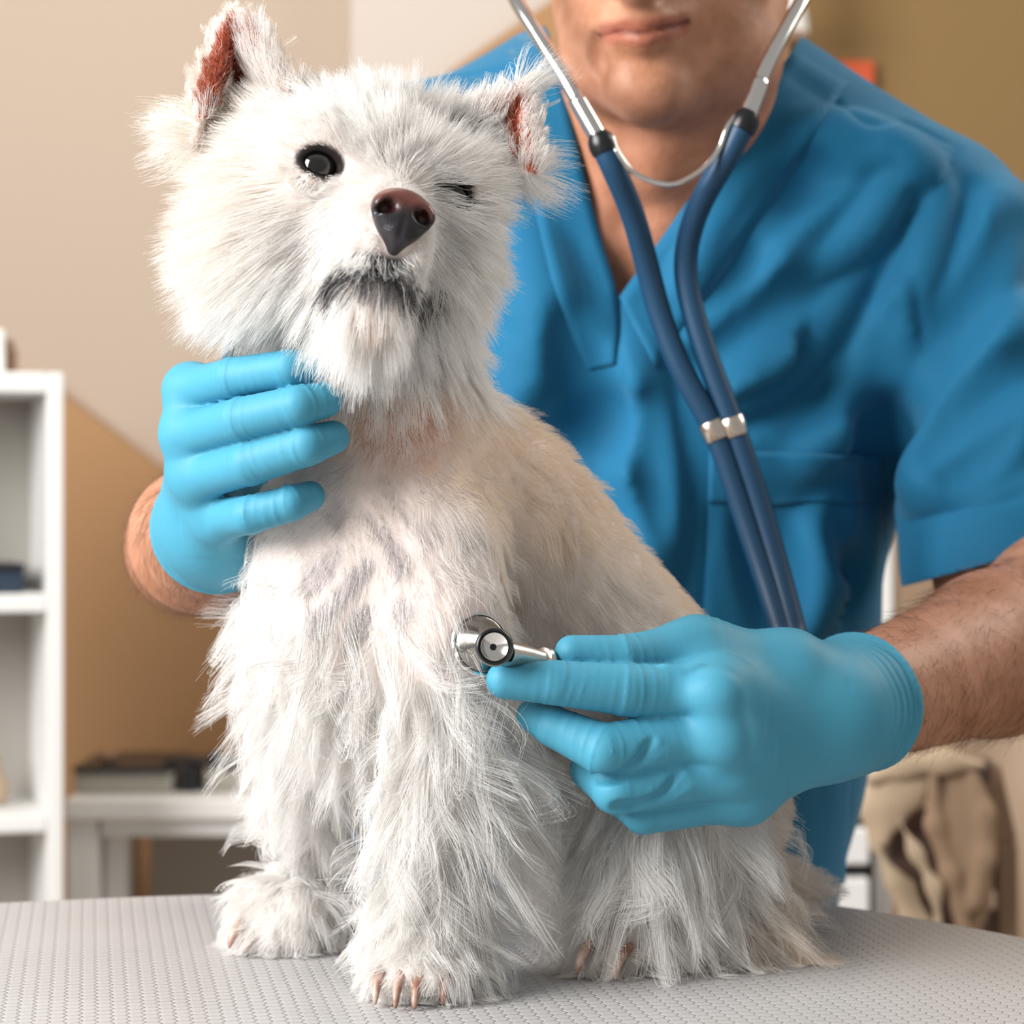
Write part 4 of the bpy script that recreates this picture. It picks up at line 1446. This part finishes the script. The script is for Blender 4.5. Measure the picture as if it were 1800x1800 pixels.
drape('coat_tail', [([(1542, 1490, 8), (1572, 1550, 10), (1606, 1640, 14), (1620, 1740, 14)], -.010, .5), ([(1600, 1560, 12), (1622, 1640, 14), (1640, 1740, 14)], -.004, .4)], M['tan'])
drape('coat_lining', [([(1600, 1440, 34), (1610, 1510, 44), (1640, 1620, 40), (1650, 1740, 34)], .022, .25)], M['wood_dark'])
print('background', time.time() - T0)


# ------------------------------------------------------------------ fur: explicit strands grown from the dog's skin
def hair_obj(name, pts, r_root, r_tip, colors, m, parent):
    """pts (n,k,3) float, colors (n,k,3) or (n,3)"""
    n, k, _ = pts.shape
    c = bpy.data.hair_curves.new(name)
    c.add_curves([k] * n)
    c.position_data.foreach_set('vector', pts.astype(np.float32).ravel())
    t = np.linspace(0, 1, k)[None]
    rr = (np.broadcast_to(np.asarray(r_root).reshape(-1, 1), (n, 1)) * (1 - t ** 1.5) + np.broadcast_to(np.asarray(r_tip).reshape(-1, 1), (n, 1)) * t ** 1.5)
    a = c.attributes.get('radius') or c.attributes.new('radius', 'FLOAT', 'POINT')
    a.data.foreach_set('value', rr.astype(np.float32).ravel())
    colors = np.asarray(colors)
    if colors.ndim == 2: colors = np.repeat(colors[:, None], k, 1)
    a = c.attributes.new('tint', 'FLOAT_COLOR', 'POINT')
    col = np.ones((n * k, 4), np.float32)
    col[:, :3] = colors.reshape(-1, 3)
    a.data.foreach_set('color', col.ravel())
    c.materials.append(m)
    o = bpy.data.objects.new(name, c)
    COL.objects.link(o)
    o.parent = parent
    o['kind'] = 'stuff'
    return o


def fur_mat(name, transl=0.3):
    m = bpy.data.materials.new(name)
    m.use_nodes = True
    nt = m.node_tree
    N, L = nt.nodes, nt.links
    N.remove(N['Principled BSDF'])
    out = N['Material Output']
    a = N.new('ShaderNodeAttribute')
    a.attribute_name = 'tint'
    d = N.new('ShaderNodeBsdfDiffuse')
    t = N.new('ShaderNodeBsdfTranslucent')
    g = N.new('ShaderNodeBsdfGlossy')
    g.inputs['Roughness'].default_value = 0.45
    g.inputs['Color'].default_value = (0.9, 0.9, 0.9, 1)
    m1, m2 = N.new('ShaderNodeMixShader'), N.new('ShaderNodeMixShader')
    m1.inputs[0].default_value = transl
    m2.inputs[0].default_value = 0.05
    L.new(a.outputs['Color'], d.inputs['Color'])
    L.new(a.outputs['Color'], t.inputs['Color'])
    L.new(d.outputs[0], m1.inputs[1])
    L.new(t.outputs[0], m1.inputs[2])
    L.new(m1.outputs[0], m2.inputs[1])
    L.new(g.outputs[0], m2.inputs[2])
    L.new(m2.outputs[0], out.inputs['Surface'])
    return m


M['fur'] = fur_mat('white_fur', 0.42)


def sample_surface(V, Q, n, weight):
    a, b, c, d = V[Q[:, 0]], V[Q[:, 1]], V[Q[:, 2]], V[Q[:, 3]]
    A = 0.5 * np.linalg.norm(np.cross(c - a, d - b), axis=1)
    w = A * weight[Q].mean(1)
    cdf = np.cumsum(w)
    f = np.searchsorted(cdf, rng.random(n) * cdf[-1])
    f = np.minimum(f, len(Q) - 1)
    u, v = rng.random((n, 1)), rng.random((n, 1))
    p = (1 - u) * (1 - v) * a[f] + u * (1 - v) * b[f] + u * v * c[f] + (1 - u) * v * d[f]
    return p, Q[f, 0]


WHITE = (0.96, 0.945, 0.925)
CREAM = (0.94, 0.83, 0.70)
TAN_ = (0.72, 0.47, 0.31)
WARM = (0.95, 0.90, 0.84)
GREY = (0.10, 0.095, 0.10)
# guides: place (px,py,depth), direction (x,y,z), length cm, lift, clump, wave cm, colour
BODY = [
    ((640, 720, 1.11), (-.2, -.3, -1), 0.79, 0.12, 0.33, 0.05, TAN_), ((720, 740, 1.10), (.0, -.3, -1), 0.79, 0.12, 0.33, 0.05, TAN_), ((790, 760, 1.13), (.3, 0, -1), 0.86, 0.12, 0.33, 0.05, CREAM),
    ((560, 850, 1.10), (-.5, -.3, -1), 0.79, 0.10, 0.33, 0.05, WHITE), ((690, 850, 1.08), (.15, -.2, -1), 0.79, 0.10, 0.33, 0.05, WARM), ((820, 840, 1.12), (.4, .1, -.9), 0.94, 0.10, 0.33, 0.05, CREAM),
    ((500, 960, 1.10), (-.6, -.2, -1), 0.86, 0.12, 0.44, 0.08, WHITE), ((640, 960, 1.07), (-.1, -.2, -1), 0.86, 0.10, 0.44, 0.08, WHITE), ((770, 950, 1.08), (.25, -.1, -1), 1.08, 0.10, 0.44, 0.08, WHITE),
    ((470, 1080, 1.12), (-.2, -.2, -1), 1.2, 0.20, 0.66, 0.20, WHITE), ((620, 1080, 1.07), (.1, -.3, -1), 0.94, 0.12, 0.55, 0.10, WHITE), ((740, 1060, 1.08), (.3, -.1, -1), 1.15, 0.12, 0.55, 0.10, WHITE),
    ((850, 980, 1.14), (.25, .1, -1), 1.99, 0.11, 0.85, 0.2, WARM), ((930, 930, 1.16), (.5, .3, -.9), 1.99, 0.11, 0.85, 0.2, CREAM), ((1010, 960, 1.19), (.65, .4, -.7), 0.94, 0.06, 0.44, 0.05, CREAM),
    ((880, 830, 1.15), (.5, .3, -.8), 1.46, 0.11, 0.85, 0.2, CREAM), ((950, 1040, 1.14), (.25, .2, -1), 2.29, 0.11, 0.85, 0.2, WARM), ((1060, 1060, 1.17), (.5, .35, -.8), 1.99, 0.11, 0.85, 0.2, WARM),
    ((1150, 1090, 1.22), (.65, .4, -.6), 0.94, 0.06, 0.44, 0.05, CREAM), ((1000, 1180, 1.16), (.2, .2, -1), 3.77, 0.38, 0.85, 0.2, WARM), ((1150, 1250, 1.18), (.45, .3, -.9), 2.09, 0.15, 0.85, 0.2, WARM),
    ((1280, 1350, 1.20), (.5, .3, -.9), 1.44, 0.10, 0.55, 0.10, WARM), ((1350, 1440, 1.22), (.3, .3, -1), 1.58, 0.10, 0.55, 0.10, CREAM), ((950, 1330, 1.19), (.0, .1, -1), 3.20, 0.30, 0.70, 0.30, WARM),
    ((1020, 1400, 1.16), (-.3, -.1, -1), 4.50, 0.30, 0.80, 0.35, WHITE),
    # brisket and elbows
    ((640, 1170, 1.09), (-.1, -.5, -1), 3.5, .5, .8, .45, WHITE), ((560, 1190, 1.11), (-.3, -.4, -1), 3.6, .4, .8, .5, WHITE), ((465, 1200, 1.15), (-.6, -.2, -1), 4.6, .42, .8, .7, WHITE),
    ((700, 1190, 1.085), (.1, -.3, -1), 4.0, .4, .8, .45, WHITE), ((800, 1180, 1.08), (.4, -.1, -1), 4.5, .45, .8, .5, WHITE), ((850, 1200, 1.10), (.6, .1, -.8), 5.0, .5, .8, .5, WHITE),
    # near foreleg
    ((720, 1320, 1.09), (-.2, -.3, -1), 4.6, .35, .85, .6, WHITE), ((775, 1320, 1.085), (.15, -.3, -1), 4.8, .5, .85, .6, WHITE), ((830, 1330, 1.11), (.8, .1, -.8), 6.0, .6, .85, .8, WHITE),
    ((710, 1450, 1.095), (-.3, -.3, -1), 4.2, .4, .85, .6, WHITE), ((750, 1450, 1.09), (.1, -.4, -1), 4.2, .5, .85, .6, WHITE), ((790, 1450, 1.11), (.9, .1, -.7), 6.0, .6, .85, .9, WHITE),
    ((700, 1560, 1.10), (-.6, -.2, -.8), 3.4, .5, .8, .5, WHITE), ((740, 1560, 1.09), (.0, -.4, -1), 3.2, .45, .8, .4, WHITE), ((780, 1570, 1.11), (.8, .1, -.7), 4.4, .55, .8, .6, WHITE),
    ((680, 1660, 1.09), (-.5, -.5, -.8), 1.3, .35, .7, .15, WHITE), ((740, 1640, 1.075), (.0, -.8, -.7), 1.5, .35, .7, .15, WHITE), ((800, 1660, 1.09), (.6, -.3, -.8), 2.2, .4, .7, .2, WHITE), ((740, 1710, 1.07), (.0, -.5, -1), 0.6, .2, .6, .1, WHITE),
    # far foreleg
    ((510, 1300, 1.19), (-.35, -.2, -1), 3.6, .35, .85, .6, WHITE), ((560, 1300, 1.19), (.1, -.3, -1), 4.0, .5, .85, .6, WHITE), ((600, 1330, 1.21), (.5, .1, -1), 4.0, .5, .85, .6, WHITE),
    ((530, 1440, 1.21), (-.45, -.2, -1), 3.0, .4, .85, .6, WHITE), ((590, 1450, 1.22), (.4, -.1, -1), 3.6, .5, .85, .6, WHITE), ((520, 1540, 1.21), (-.6, -.3, -.8), 2.8, .5, .8, .4, WHITE), ((580, 1550, 1.215), (.4, -.2, -1), 3.0, .5, .8, .4, WHITE),
    ((470, 1600, 1.20), (-.5, -.6, -.6), 1.1, .4, .7, .15, WHITE), ((520, 1590, 1.19), (-.2, -.8, -.7), 1.3, .4, .7, .15, WHITE), ((570, 1610, 1.20), (.3, -.4, -.9), 2.2, .4, .7, .2, WHITE),
    # thigh, hind foot, tail
    ((1100, 1440, 1.14), (-.25, -.2, -1), 5.6, .35, .85, .5, WHITE), ((1200, 1440, 1.15), (.15, -.2, -1), 5.6, .35, .85, .5, WHITE), ((1290, 1460, 1.17), (.35, .0, -1), 5.2, .35, .85, .5, WHITE),
    ((1060, 1540, 1.14), (-.5, -.2, -1), 4.6, .4, .85, .5, WHITE), ((1150, 1560, 1.12), (.0, -.3, -1), 4.2, .4, .85, .5, WHITE), ((1250, 1580, 1.14), (.3, -.2, -1), 4.0, .4, .85, .5, WHITE), ((1340, 1560, 1.18), (.5, .0, -.9), 4.2, .35, .8, .5, WARM),
    ((1080, 1660, 1.13), (-.5, -.5, -.6), 2.2, .4, .7, .2, WARM), ((1200, 1660, 1.14), (.2, -.5, -.8), 2.6, .4, .8, .3, WHITE), ((1330, 1640, 1.18), (.9, -.1, -.5), 4.2, .35, .8, .3, CREAM),
    ((1380, 1570, 1.26), (.8, .1, .0), 0.8, .10, .3, .03, WARM), ((1440, 1575, 1.27), (1, .0, .05), 0.6, .07, .3, .03, WHITE),
    ((1120, 1440, 1.26), (-.1, .3, -1), 4.0, .3, .8, .4, WARM), ((1020, 1560, 1.27), (-.3, .1, -1), 3.0, .3, .8, .4, WARM),
]
g_pos = np.array([P(*g[0]) for g in BODY])
g_dir = np.array([nrm(g[1]) for g in BODY])
g_num = np.array([g[2:6] for g in BODY])
g_col = np.array([g[6] for g in BODY])


def body_fields(p):
    d2 = ((p[:, None, :] - g_pos[None]) ** 2).sum(-1)
    w = 1 / (d2 + 0.0002) ** 3.0
    w /= w.sum(1, keepdims=True)
    return w @ g_dir, w @ g_num, w @ g_col


# head guides: place in the head frame (cm) or pixels, length, lift, clump, wave, extra direction
HG = [
    (P(640, 330, 1.05), 0.85, 0.15, 0.33, 0.04, (0, 0, 0)), (P(690, 350, 1.03), 0.66, 0.12, 0.33, 0.04, (0, 0, 0)), (P(650, 400, 1.03), 1.42, 0.15, 0.44, 0.07, (-.2, 0, -.6)), (P(760, 420, 1.03), 1.52, 0.15, 0.44, 0.07, (.3, 0, -.6)),
    (P(560, 255, 1.05), 1.23, 0.22, 0.44, 0.07, (-.2, 0, .2)), (P(560, 325, 1.045), 0.76, 0.15, 0.44, 0.07, (-.6, 0, -.2)), (P(680, 260, 1.06), 2.09, 0.31, 0.66, 0.26, (0, 0, .4)), (P(780, 290, 1.07), 1.71, 0.31, 0.66, 0.20, (.1, 0, .3)),
    (P(600, 200, 1.08), 2.5, 0.30, 0.6, 0.2, (-.2, 0, .3)), (P(700, 200, 1.09), 2.9, 0.36, 0.65, 0.25, (.0, 0, .5)), (P(780, 230, 1.10), 3.0, 0.37, 0.65, 0.25, (.2, 0, .5)), (P(500, 230, 1.08), 2.47, 0.31, 0.66, 0.26, (-.4, 0, .4)),
    (P(430, 300, 1.08), 3.23, 0.31, 0.66, 0.20, (-.8, 0, .1)), (P(420, 400, 1.08), 4.37, 0.31, 0.66, 0.20, (-1, 0, -.25)), (P(440, 500, 1.08), 4.56, 0.31, 0.72, 0.26, (-.8, 0, -.8)), (P(500, 380, 1.05), 3.23, 0.25, 0.55, 0.13, (-.8, 0, -.4)),
    (P(520, 580, 1.09), 4.37, 0.28, 0.77, 0.33, (-.3, 0, -1)), (P(560, 480, 1.05), 3.42, 0.25, 0.66, 0.20, (-.4, -.1, -1)), (P(620, 520, 1.04), 3.61, 0.22, 0.66, 0.26, (-.1, -.2, -1)), (P(690, 540, 1.05), 4.18, 0.25, 0.77, 0.33, (.05, -.2, -1)),
    (P(650, 620, 1.09), 3.99, 0.25, 0.77, 0.39, (0, -.2, -1)), (P(760, 540, 1.07), 3.1, 0.25, 0.77, 0.33, (.3, 0, -1)), (P(820, 520, 1.10), 3.0, 0.28, 0.66, 0.26, (.6, 0, -.8)), (P(850, 430, 1.11), 3.2, 0.31, 0.66, 0.20, (.9, 0, -.4)),
    (P(840, 340, 1.11), 2.85, 0.31, 0.66, 0.20, (.9, 0, .0)), (P(780, 400, 1.06), 2.47, 0.22, 0.55, 0.13, (.8, 0, -.5)), (P(740, 470, 1.02), 1.90, 0.19, 0.66, 0.13, (.2, -.1, -1)), (P(650, 450, 1.03), 1.71, 0.19, 0.66, 0.13, (-.2, -.1, -1)),
    (P(600, 300, 1.18), 2.38, 0.25, 0.55, 0.13, (0, .6, -.4)), (P(600, 450, 1.18), 2.85, 0.25, 0.55, 0.13, (0, .3, -.8)), (P(500, 420, 1.16), 3.80, 0.31, 0.66, 0.13, (-.8, .3, -.5)), (P(760, 420, 1.18), 3.80, 0.31, 0.66, 0.13, (.8, .3, -.5)),
]
h_pos = np.array([g[0] for g in HG])
h_num = np.array([g[1:5] for g in HG])
h_dir = np.array([g[5] for g in HG], float)
FACE0 = P(700, 345, 1.045)


def head_fields(p):
    d2 = ((p[:, None, :] - h_pos[None]) ** 2).sum(-1)
    w = 1 / (d2 + 0.00012) ** 2.0
    w /= w.sum(1, keepdims=True)
    rad = p - FACE0
    rad /= np.linalg.norm(rad, axis=1, keepdims=True)
    return rad * 0.8 + w @ h_dir, w @ h_num


def grow(p, nr, flow, length, lift, wave, k=7, droop=0.5, clump=None, clump_size=14, block=()):
    n = len(p)
    if clump is not None:      # short coat lies loose, only the long coat hangs in locks
        clump = clump * (0.30 + 0.70 * smooth01(length, 0.010, 0.030))
    flow = flow / (np.linalg.norm(flow, axis=1, keepdims=True) + 1e-9)
    tang = flow - nr * (flow * nr).sum(1, keepdims=True)
    tang /= np.linalg.norm(tang, axis=1, keepdims=True) + 1e-9
    # direction at the root: out of the skin, then along the flow and down
    d0 = nr * lift[:, None] + tang * (1 - lift[:, None] * 0.5) + rng.normal(0, .07, (n, 3))
    d0 /= np.linalg.norm(d0, axis=1, keepdims=True)
    d1 = flow + nr * 0.15 + np.array((0, 0, -droop)) + rng.normal(0, .11, (n, 3))
    d1 /= np.linalg.norm(d1, axis=1, keepdims=True)
    L = length * rng.uniform(.6, 1.12, n)
    st = (L / (k - 1))[:, None]
    pts = np.zeros((n, k, 3))
    pts[:, 0] = p - nr * 0.0006
    for i in range(1, k):
        t = (i - 0.5) / (k - 1)
        d = d0 * (1 - t) + d1 * t
        d /= np.linalg.norm(d, axis=1, keepdims=True) + 1e-9
        q = pts[:, i - 1] + d * st
        # keep out of the skin
        dd = dog_f.val(q)
        push = np.clip(0.0012 + 0.0006 * i - dd, 0, 0.006)
        push[dd > 0.4] = 0
        if push.any():
            w_ = push > 0
            q[w_] += dog_f.grad(q[w_]) * push[w_][:, None]
        pts[:, i] = q
    s = np.linspace(0, 1, k)
    if clump is not None:
        nc = max(1, n // clump_size)
        ci = rng.choice(n, nc, replace=False)
        kd = kdtree.KDTree(nc)
        for j, c in enumerate(ci): kd.insert(Vector(p[c]), j)
        kd.balance()
        own = np.array([kd.find(Vector(x))[1] for x in p])
        cp = pts[ci]
        # each lock gets its own wave
        ph = rng.uniform(0, 6.28, (nc, 2))
        fr = rng.uniform(.6, 1.15, nc)
        ax = rng.normal(size=(nc, 3))
        bx = rng.normal(size=(nc, 3))
        wv = np.sin(ph[:, :1] + fr[:, None] * s[None] * 5.5) - np.sin(ph[:, :1])
        wv2 = np.sin(ph[:, 1:] + fr[:, None] * s[None] * 3.0) - np.sin(ph[:, 1:])
        off = wv[..., None] * ax[:, None] + wv2[..., None] * bx[:, None]
        a = (clump * rng.uniform(.55, 1.15, n)).clip(0, .97)[:, None, None] * (s ** 1.15)[None, :, None]
        scale = (L / np.maximum(L[ci][own], 1e-4)).clip(.55, 1.35)
        tgt = cp[own]
        tgt = tgt[:, :1] + (tgt - tgt[:, :1]) * scale[:, None, None]
        pts = pts + a * (tgt - pts) + (off[own] * (wave * 1.05)[:, None, None] * (s ** 1.2)[None, :, None])
    # never under the table top
    zt = TABLE + 0.0007 + 0.0015 * rng.random((n, 1))
    pts[:, :, 2] = np.where(pts[:, :, 2] < zt, zt, pts[:, :, 2])
    keep = np.ones(n, bool)
    for f in block:
        v = f.val(pts.reshape(-1, 3)).reshape(n, k)
        keep &= ~np.any(v < 0.0006, axis=1)
    return pts, keep


BLOCK = glove_fields + [chest_f]
is_head = np.zeros(len(dV), bool)
hd = np.minimum(near(dV, HC) - 0.066, near(dV, H(0, -1.5, 4)) - 0.052)
for e in (EAR_A, EAR_B):
    hd = np.minimum(hd, np.min([seg_dist(dV, p, e[1]) for p in e[0][::4]], 0) - 0.01)
is_head = dV[:, 2] > P(0, 640, 1.10)[2] - 0.25 * (dV[:, 1] - 1.10)
ear_in = np.zeros(len(dV), bool)
ear_any = np.zeros(len(dV), bool)
ear_t = np.zeros(len(dV))
for e in (EAR_A, EAR_B):
    ins, n_, t_ = ear_inside(dV, e)
    ear_in |= ins & (GRAD @ n_ > 0.1)
    ear_any |= ins
    ear_t = np.where(ins, t_, ear_t)
bare = (np.sqrt(((dV - EYE_A) @ HR) ** 2 + (((dV - EYE_A) @ HU) * 1.35) ** 2 + ((dV - EYE_A) @ HF) ** 2) < 0.0112) | (near(dV, EYE_B) < 0.008) | (near(dV, nb) < 0.0128)

# body coat
wt = np.where(is_head | bare, 0.0, 1.0)
wt[dV[:, 2] < TABLE + 0.002] = 0
low = dV[:, 2] < P(0, 1180, 1.12)[2]
wt *= np.where(low, 1.6, 1.0)
wt *= np.where(dV[:, 2] < TABLE + 0.045, 1.6, 1.0)
NB = int(130000 * FURQ)
p, vi = sample_surface(dV, dQ, NB, wt)
nr = dog_f.grad(p)
flow, num, colr = body_fields(p)
colr = colr * rng.uniform(.90, 1.04, (NB, 1))
colr = np.clip(colr, 0, .975)
patch = (np.exp(-(near(p, P(640, 1060, 1.085)) / 0.042) ** 2) * smooth01(np.sin(p[:, 0] * 180 + 2 * np.sin(p[:, 2] * 90)) * np.sin(p[:, 2] * 150 + 1.7 * np.sin(p[:, 0] * 120)), 0, .6)) > rng.random(NB) * 1.6
colr[patch] *= 0.45
pts, keep = grow(p, nr, flow, num[:, 0] * 0.01, num[:, 1], num[:, 3] * 0.01, k=8, droop=.35, clump=num[:, 2], clump_size=30, block=BLOCK)
hair_obj('body_coat', pts[keep], np.full(keep.sum(), 0.00010), 0.00003, colr[keep], M['fur'], dog)

# head coat
wt = np.where(is_head & ~bare & ~ear_in, 1.0, 0.0)
NH = int(110000 * FURQ)
p, vi = sample_surface(dV, dQ, NH, wt)
nr = dog_f.grad(p)
flow, num = head_fields(p)
length = num[:, 0] * 0.01
lift = num[:, 1]
et = ear_t[vi]
ea = ear_any[vi]
length[ea] = np.clip(0.007 * (1 - et[ea]) + 0.0018, 0.003, 0.03)
lift[ea] = .12
for e in (EAR_A, EAR_B):
    sel = ea & (near(p, e[0].mean(0)) < 0.06)
    flow[sel] = flow[sel] * 0.12 + nrm(e[1] - e[0].mean(0)) * 1.0
de = near(p, EYE_A)
length *= 0.30 + 0.70 * smooth01(de, 0.011, 0.024)
dn = near(p, nb)
length *= 0.35 + 0.65 * smooth01(dn, 0.013, 0.030)
colr = np.tile(np.array((0.965, 0.95, 0.93)), (NH, 1))
warm = smooth01((p - HC) @ HR, 0.02, 0.06)[:, None] * .6
colr = colr * (1 - warm) + np.array((.93, .86, .78)) * warm
md = poly_dist(p, mouth)
mz = np.interp(p[:, 0], [q[0] for q in mouth], [q[2] for q in mouth])
below = p[:, 2] < mz
dark = rng.random(NH) < np.where(below, (1 - smooth01(md, 0.0035, 0.0135)) * .95, (1 - smooth01(md, 0.0015, 0.0035)) * .8)
und = (rng.random(NH) < (1 - smooth01(near(p, NOSE - 0.020 * HU - 0.006 * HF), 0.004, 0.011)) * .45)
colr = np.clip(colr * rng.uniform(.93, 1.03, (NH, 1)), 0, .98)
colr[dark | und] = np.array(GREY) * rng.uniform(.35, 1.7, ((dark | und).sum(), 1))
length[dark] *= .5
length[~dark & ~below & (md < 0.012)] *= .55
pts, keep = grow(p, nr, flow, length, lift, num[:, 3] * 0.006, k=8, droop=.18, clump=num[:, 2] * .68, clump_size=22, block=BLOCK)
# strands must not cross the eyes
pe = pts.reshape(-1, 3)


def crossing(c, ru, rv, front):
    q = pe - c
    return np.any((((q @ HR) / ru) ** 2 + ((q @ HU) / rv) ** 2 < 1).reshape(NH, -1) & ((q @ HF) > front).reshape(NH, -1), axis=1)


keep &= ~crossing(EYE_A - 0.0006 * HU, 0.0096, 0.0066, -0.012)
keep &= ~crossing(EYE_B - 0.002 * HR, 0.0035, 0.0018, -0.012)
keep &= ~crossing(nb, 0.0128, 0.0105, -0.002)
keep &= ~crossing(nb - 0.010 * HU, 0.0070, 0.0090, -0.002)
hair_obj('head_coat', pts[keep], np.full(keep.sum(), 0.00010), 0.00003, colr[keep], M['fur'], dog)

# fine short hair inside the ears
wt = np.where(ear_in, 1.0, 0.0)
NE = int(5000 * FURQ)
p, vi = sample_surface(dV, dQ, NE, wt)
nr = dog_f.grad(p)
flow = np.zeros((NE, 3))
colr = np.zeros((NE, 3))
length = np.zeros(NE)
for e in (EAR_A, EAR_B):
    sel = near(p, e[0].mean(0)) < 0.08
    flow[sel] = nrm(e[1] - e[0].mean(0))
    c0, ax_ = e[0].mean(0), e[1] - e[0].mean(0)
    tt = (p - c0) @ nrm(ax_) / np.linalg.norm(ax_)
    wd = e[0][-1] - e[0][0]
    uu = ((p - c0 - tt[:, None] * ax_) @ nrm(wd)) / (0.5 * np.linalg.norm(wd) * np.maximum(1 - tt, .08))
    tuft = (uu > 0.30) if e is EAR_A else (uu < -0.05)
    white = (rng.random(NE) < np.where(tuft & (tt < .72), .93, .06)) | (np.abs(uu) > .86) | (tt < .10)
    c_ = np.where(white[:, None], np.array((.96, .93, .91)), np.array((.50, .14, .075)) * rng.uniform(.6, 1.25, (NE, 1)))
    colr[sel] = c_[sel]
    length[sel] = np.where(tuft & (tt < .72), .017, np.where(tt < .10, .012, .0045))[sel]
pts, keep = grow(p, nr, flow, length, np.full(NE, .10), np.full(NE, .0005), k=6, droop=0, clump=np.full(NE, .4), clump_size=14)
hair_obj('ear_hair', pts[keep], np.full(keep.sum(), 0.00012), 0.00004, colr[keep], M['fur'], dog)
# dark hair on the forearms
fa = (seg_dist(bV, ELBOW_B, WRIST_B) < 0.06) | (seg_dist(bV, ELBOW_A, WRIST_A) < 0.055)
fa &= (np.minimum(glove_b_f.val(bV), glove_a_f.val(bV)) > 0.003) & (top.val(bV) > 0.004)
NA = 5200
p, vi = sample_surface(bV, bQ, NA, fa.astype(float))
nr = body.grad(p)
fl = np.where((near(p, WRIST_A) < .22)[:, None] & (p[:, :1] < 0), nrm(np.array((-.3, .2, -1.0))), nrm(np.array((-.55, -.2, -.8))))
d0 = fl - nr * (fl * nr).sum(1, keepdims=True) + nr * .28 + rng.normal(0, .22, (NA, 3))
d0 /= np.linalg.norm(d0, axis=1, keepdims=True)
d1 = d0 - nr * .35 + rng.normal(0, .25, (NA, 3))
L_ = rng.uniform(.006, .017, NA)[:, None, None]
s5 = np.linspace(0, 1, 5)[None, :, None]
pts = p[:, None] + L_ * (d0[:, None] * s5 * (1 - s5 * .5) + d1[:, None] * s5 * s5 * .5)
hair_obj('arm_hair', pts, np.full(NA, 0.00006), 0.00002, np.tile(np.array((.12, .055, .03)), (NA, 1)) * rng.uniform(.5, 2.5, (NA, 1)), M['fur'], person)
print('fur', time.time() - T0)
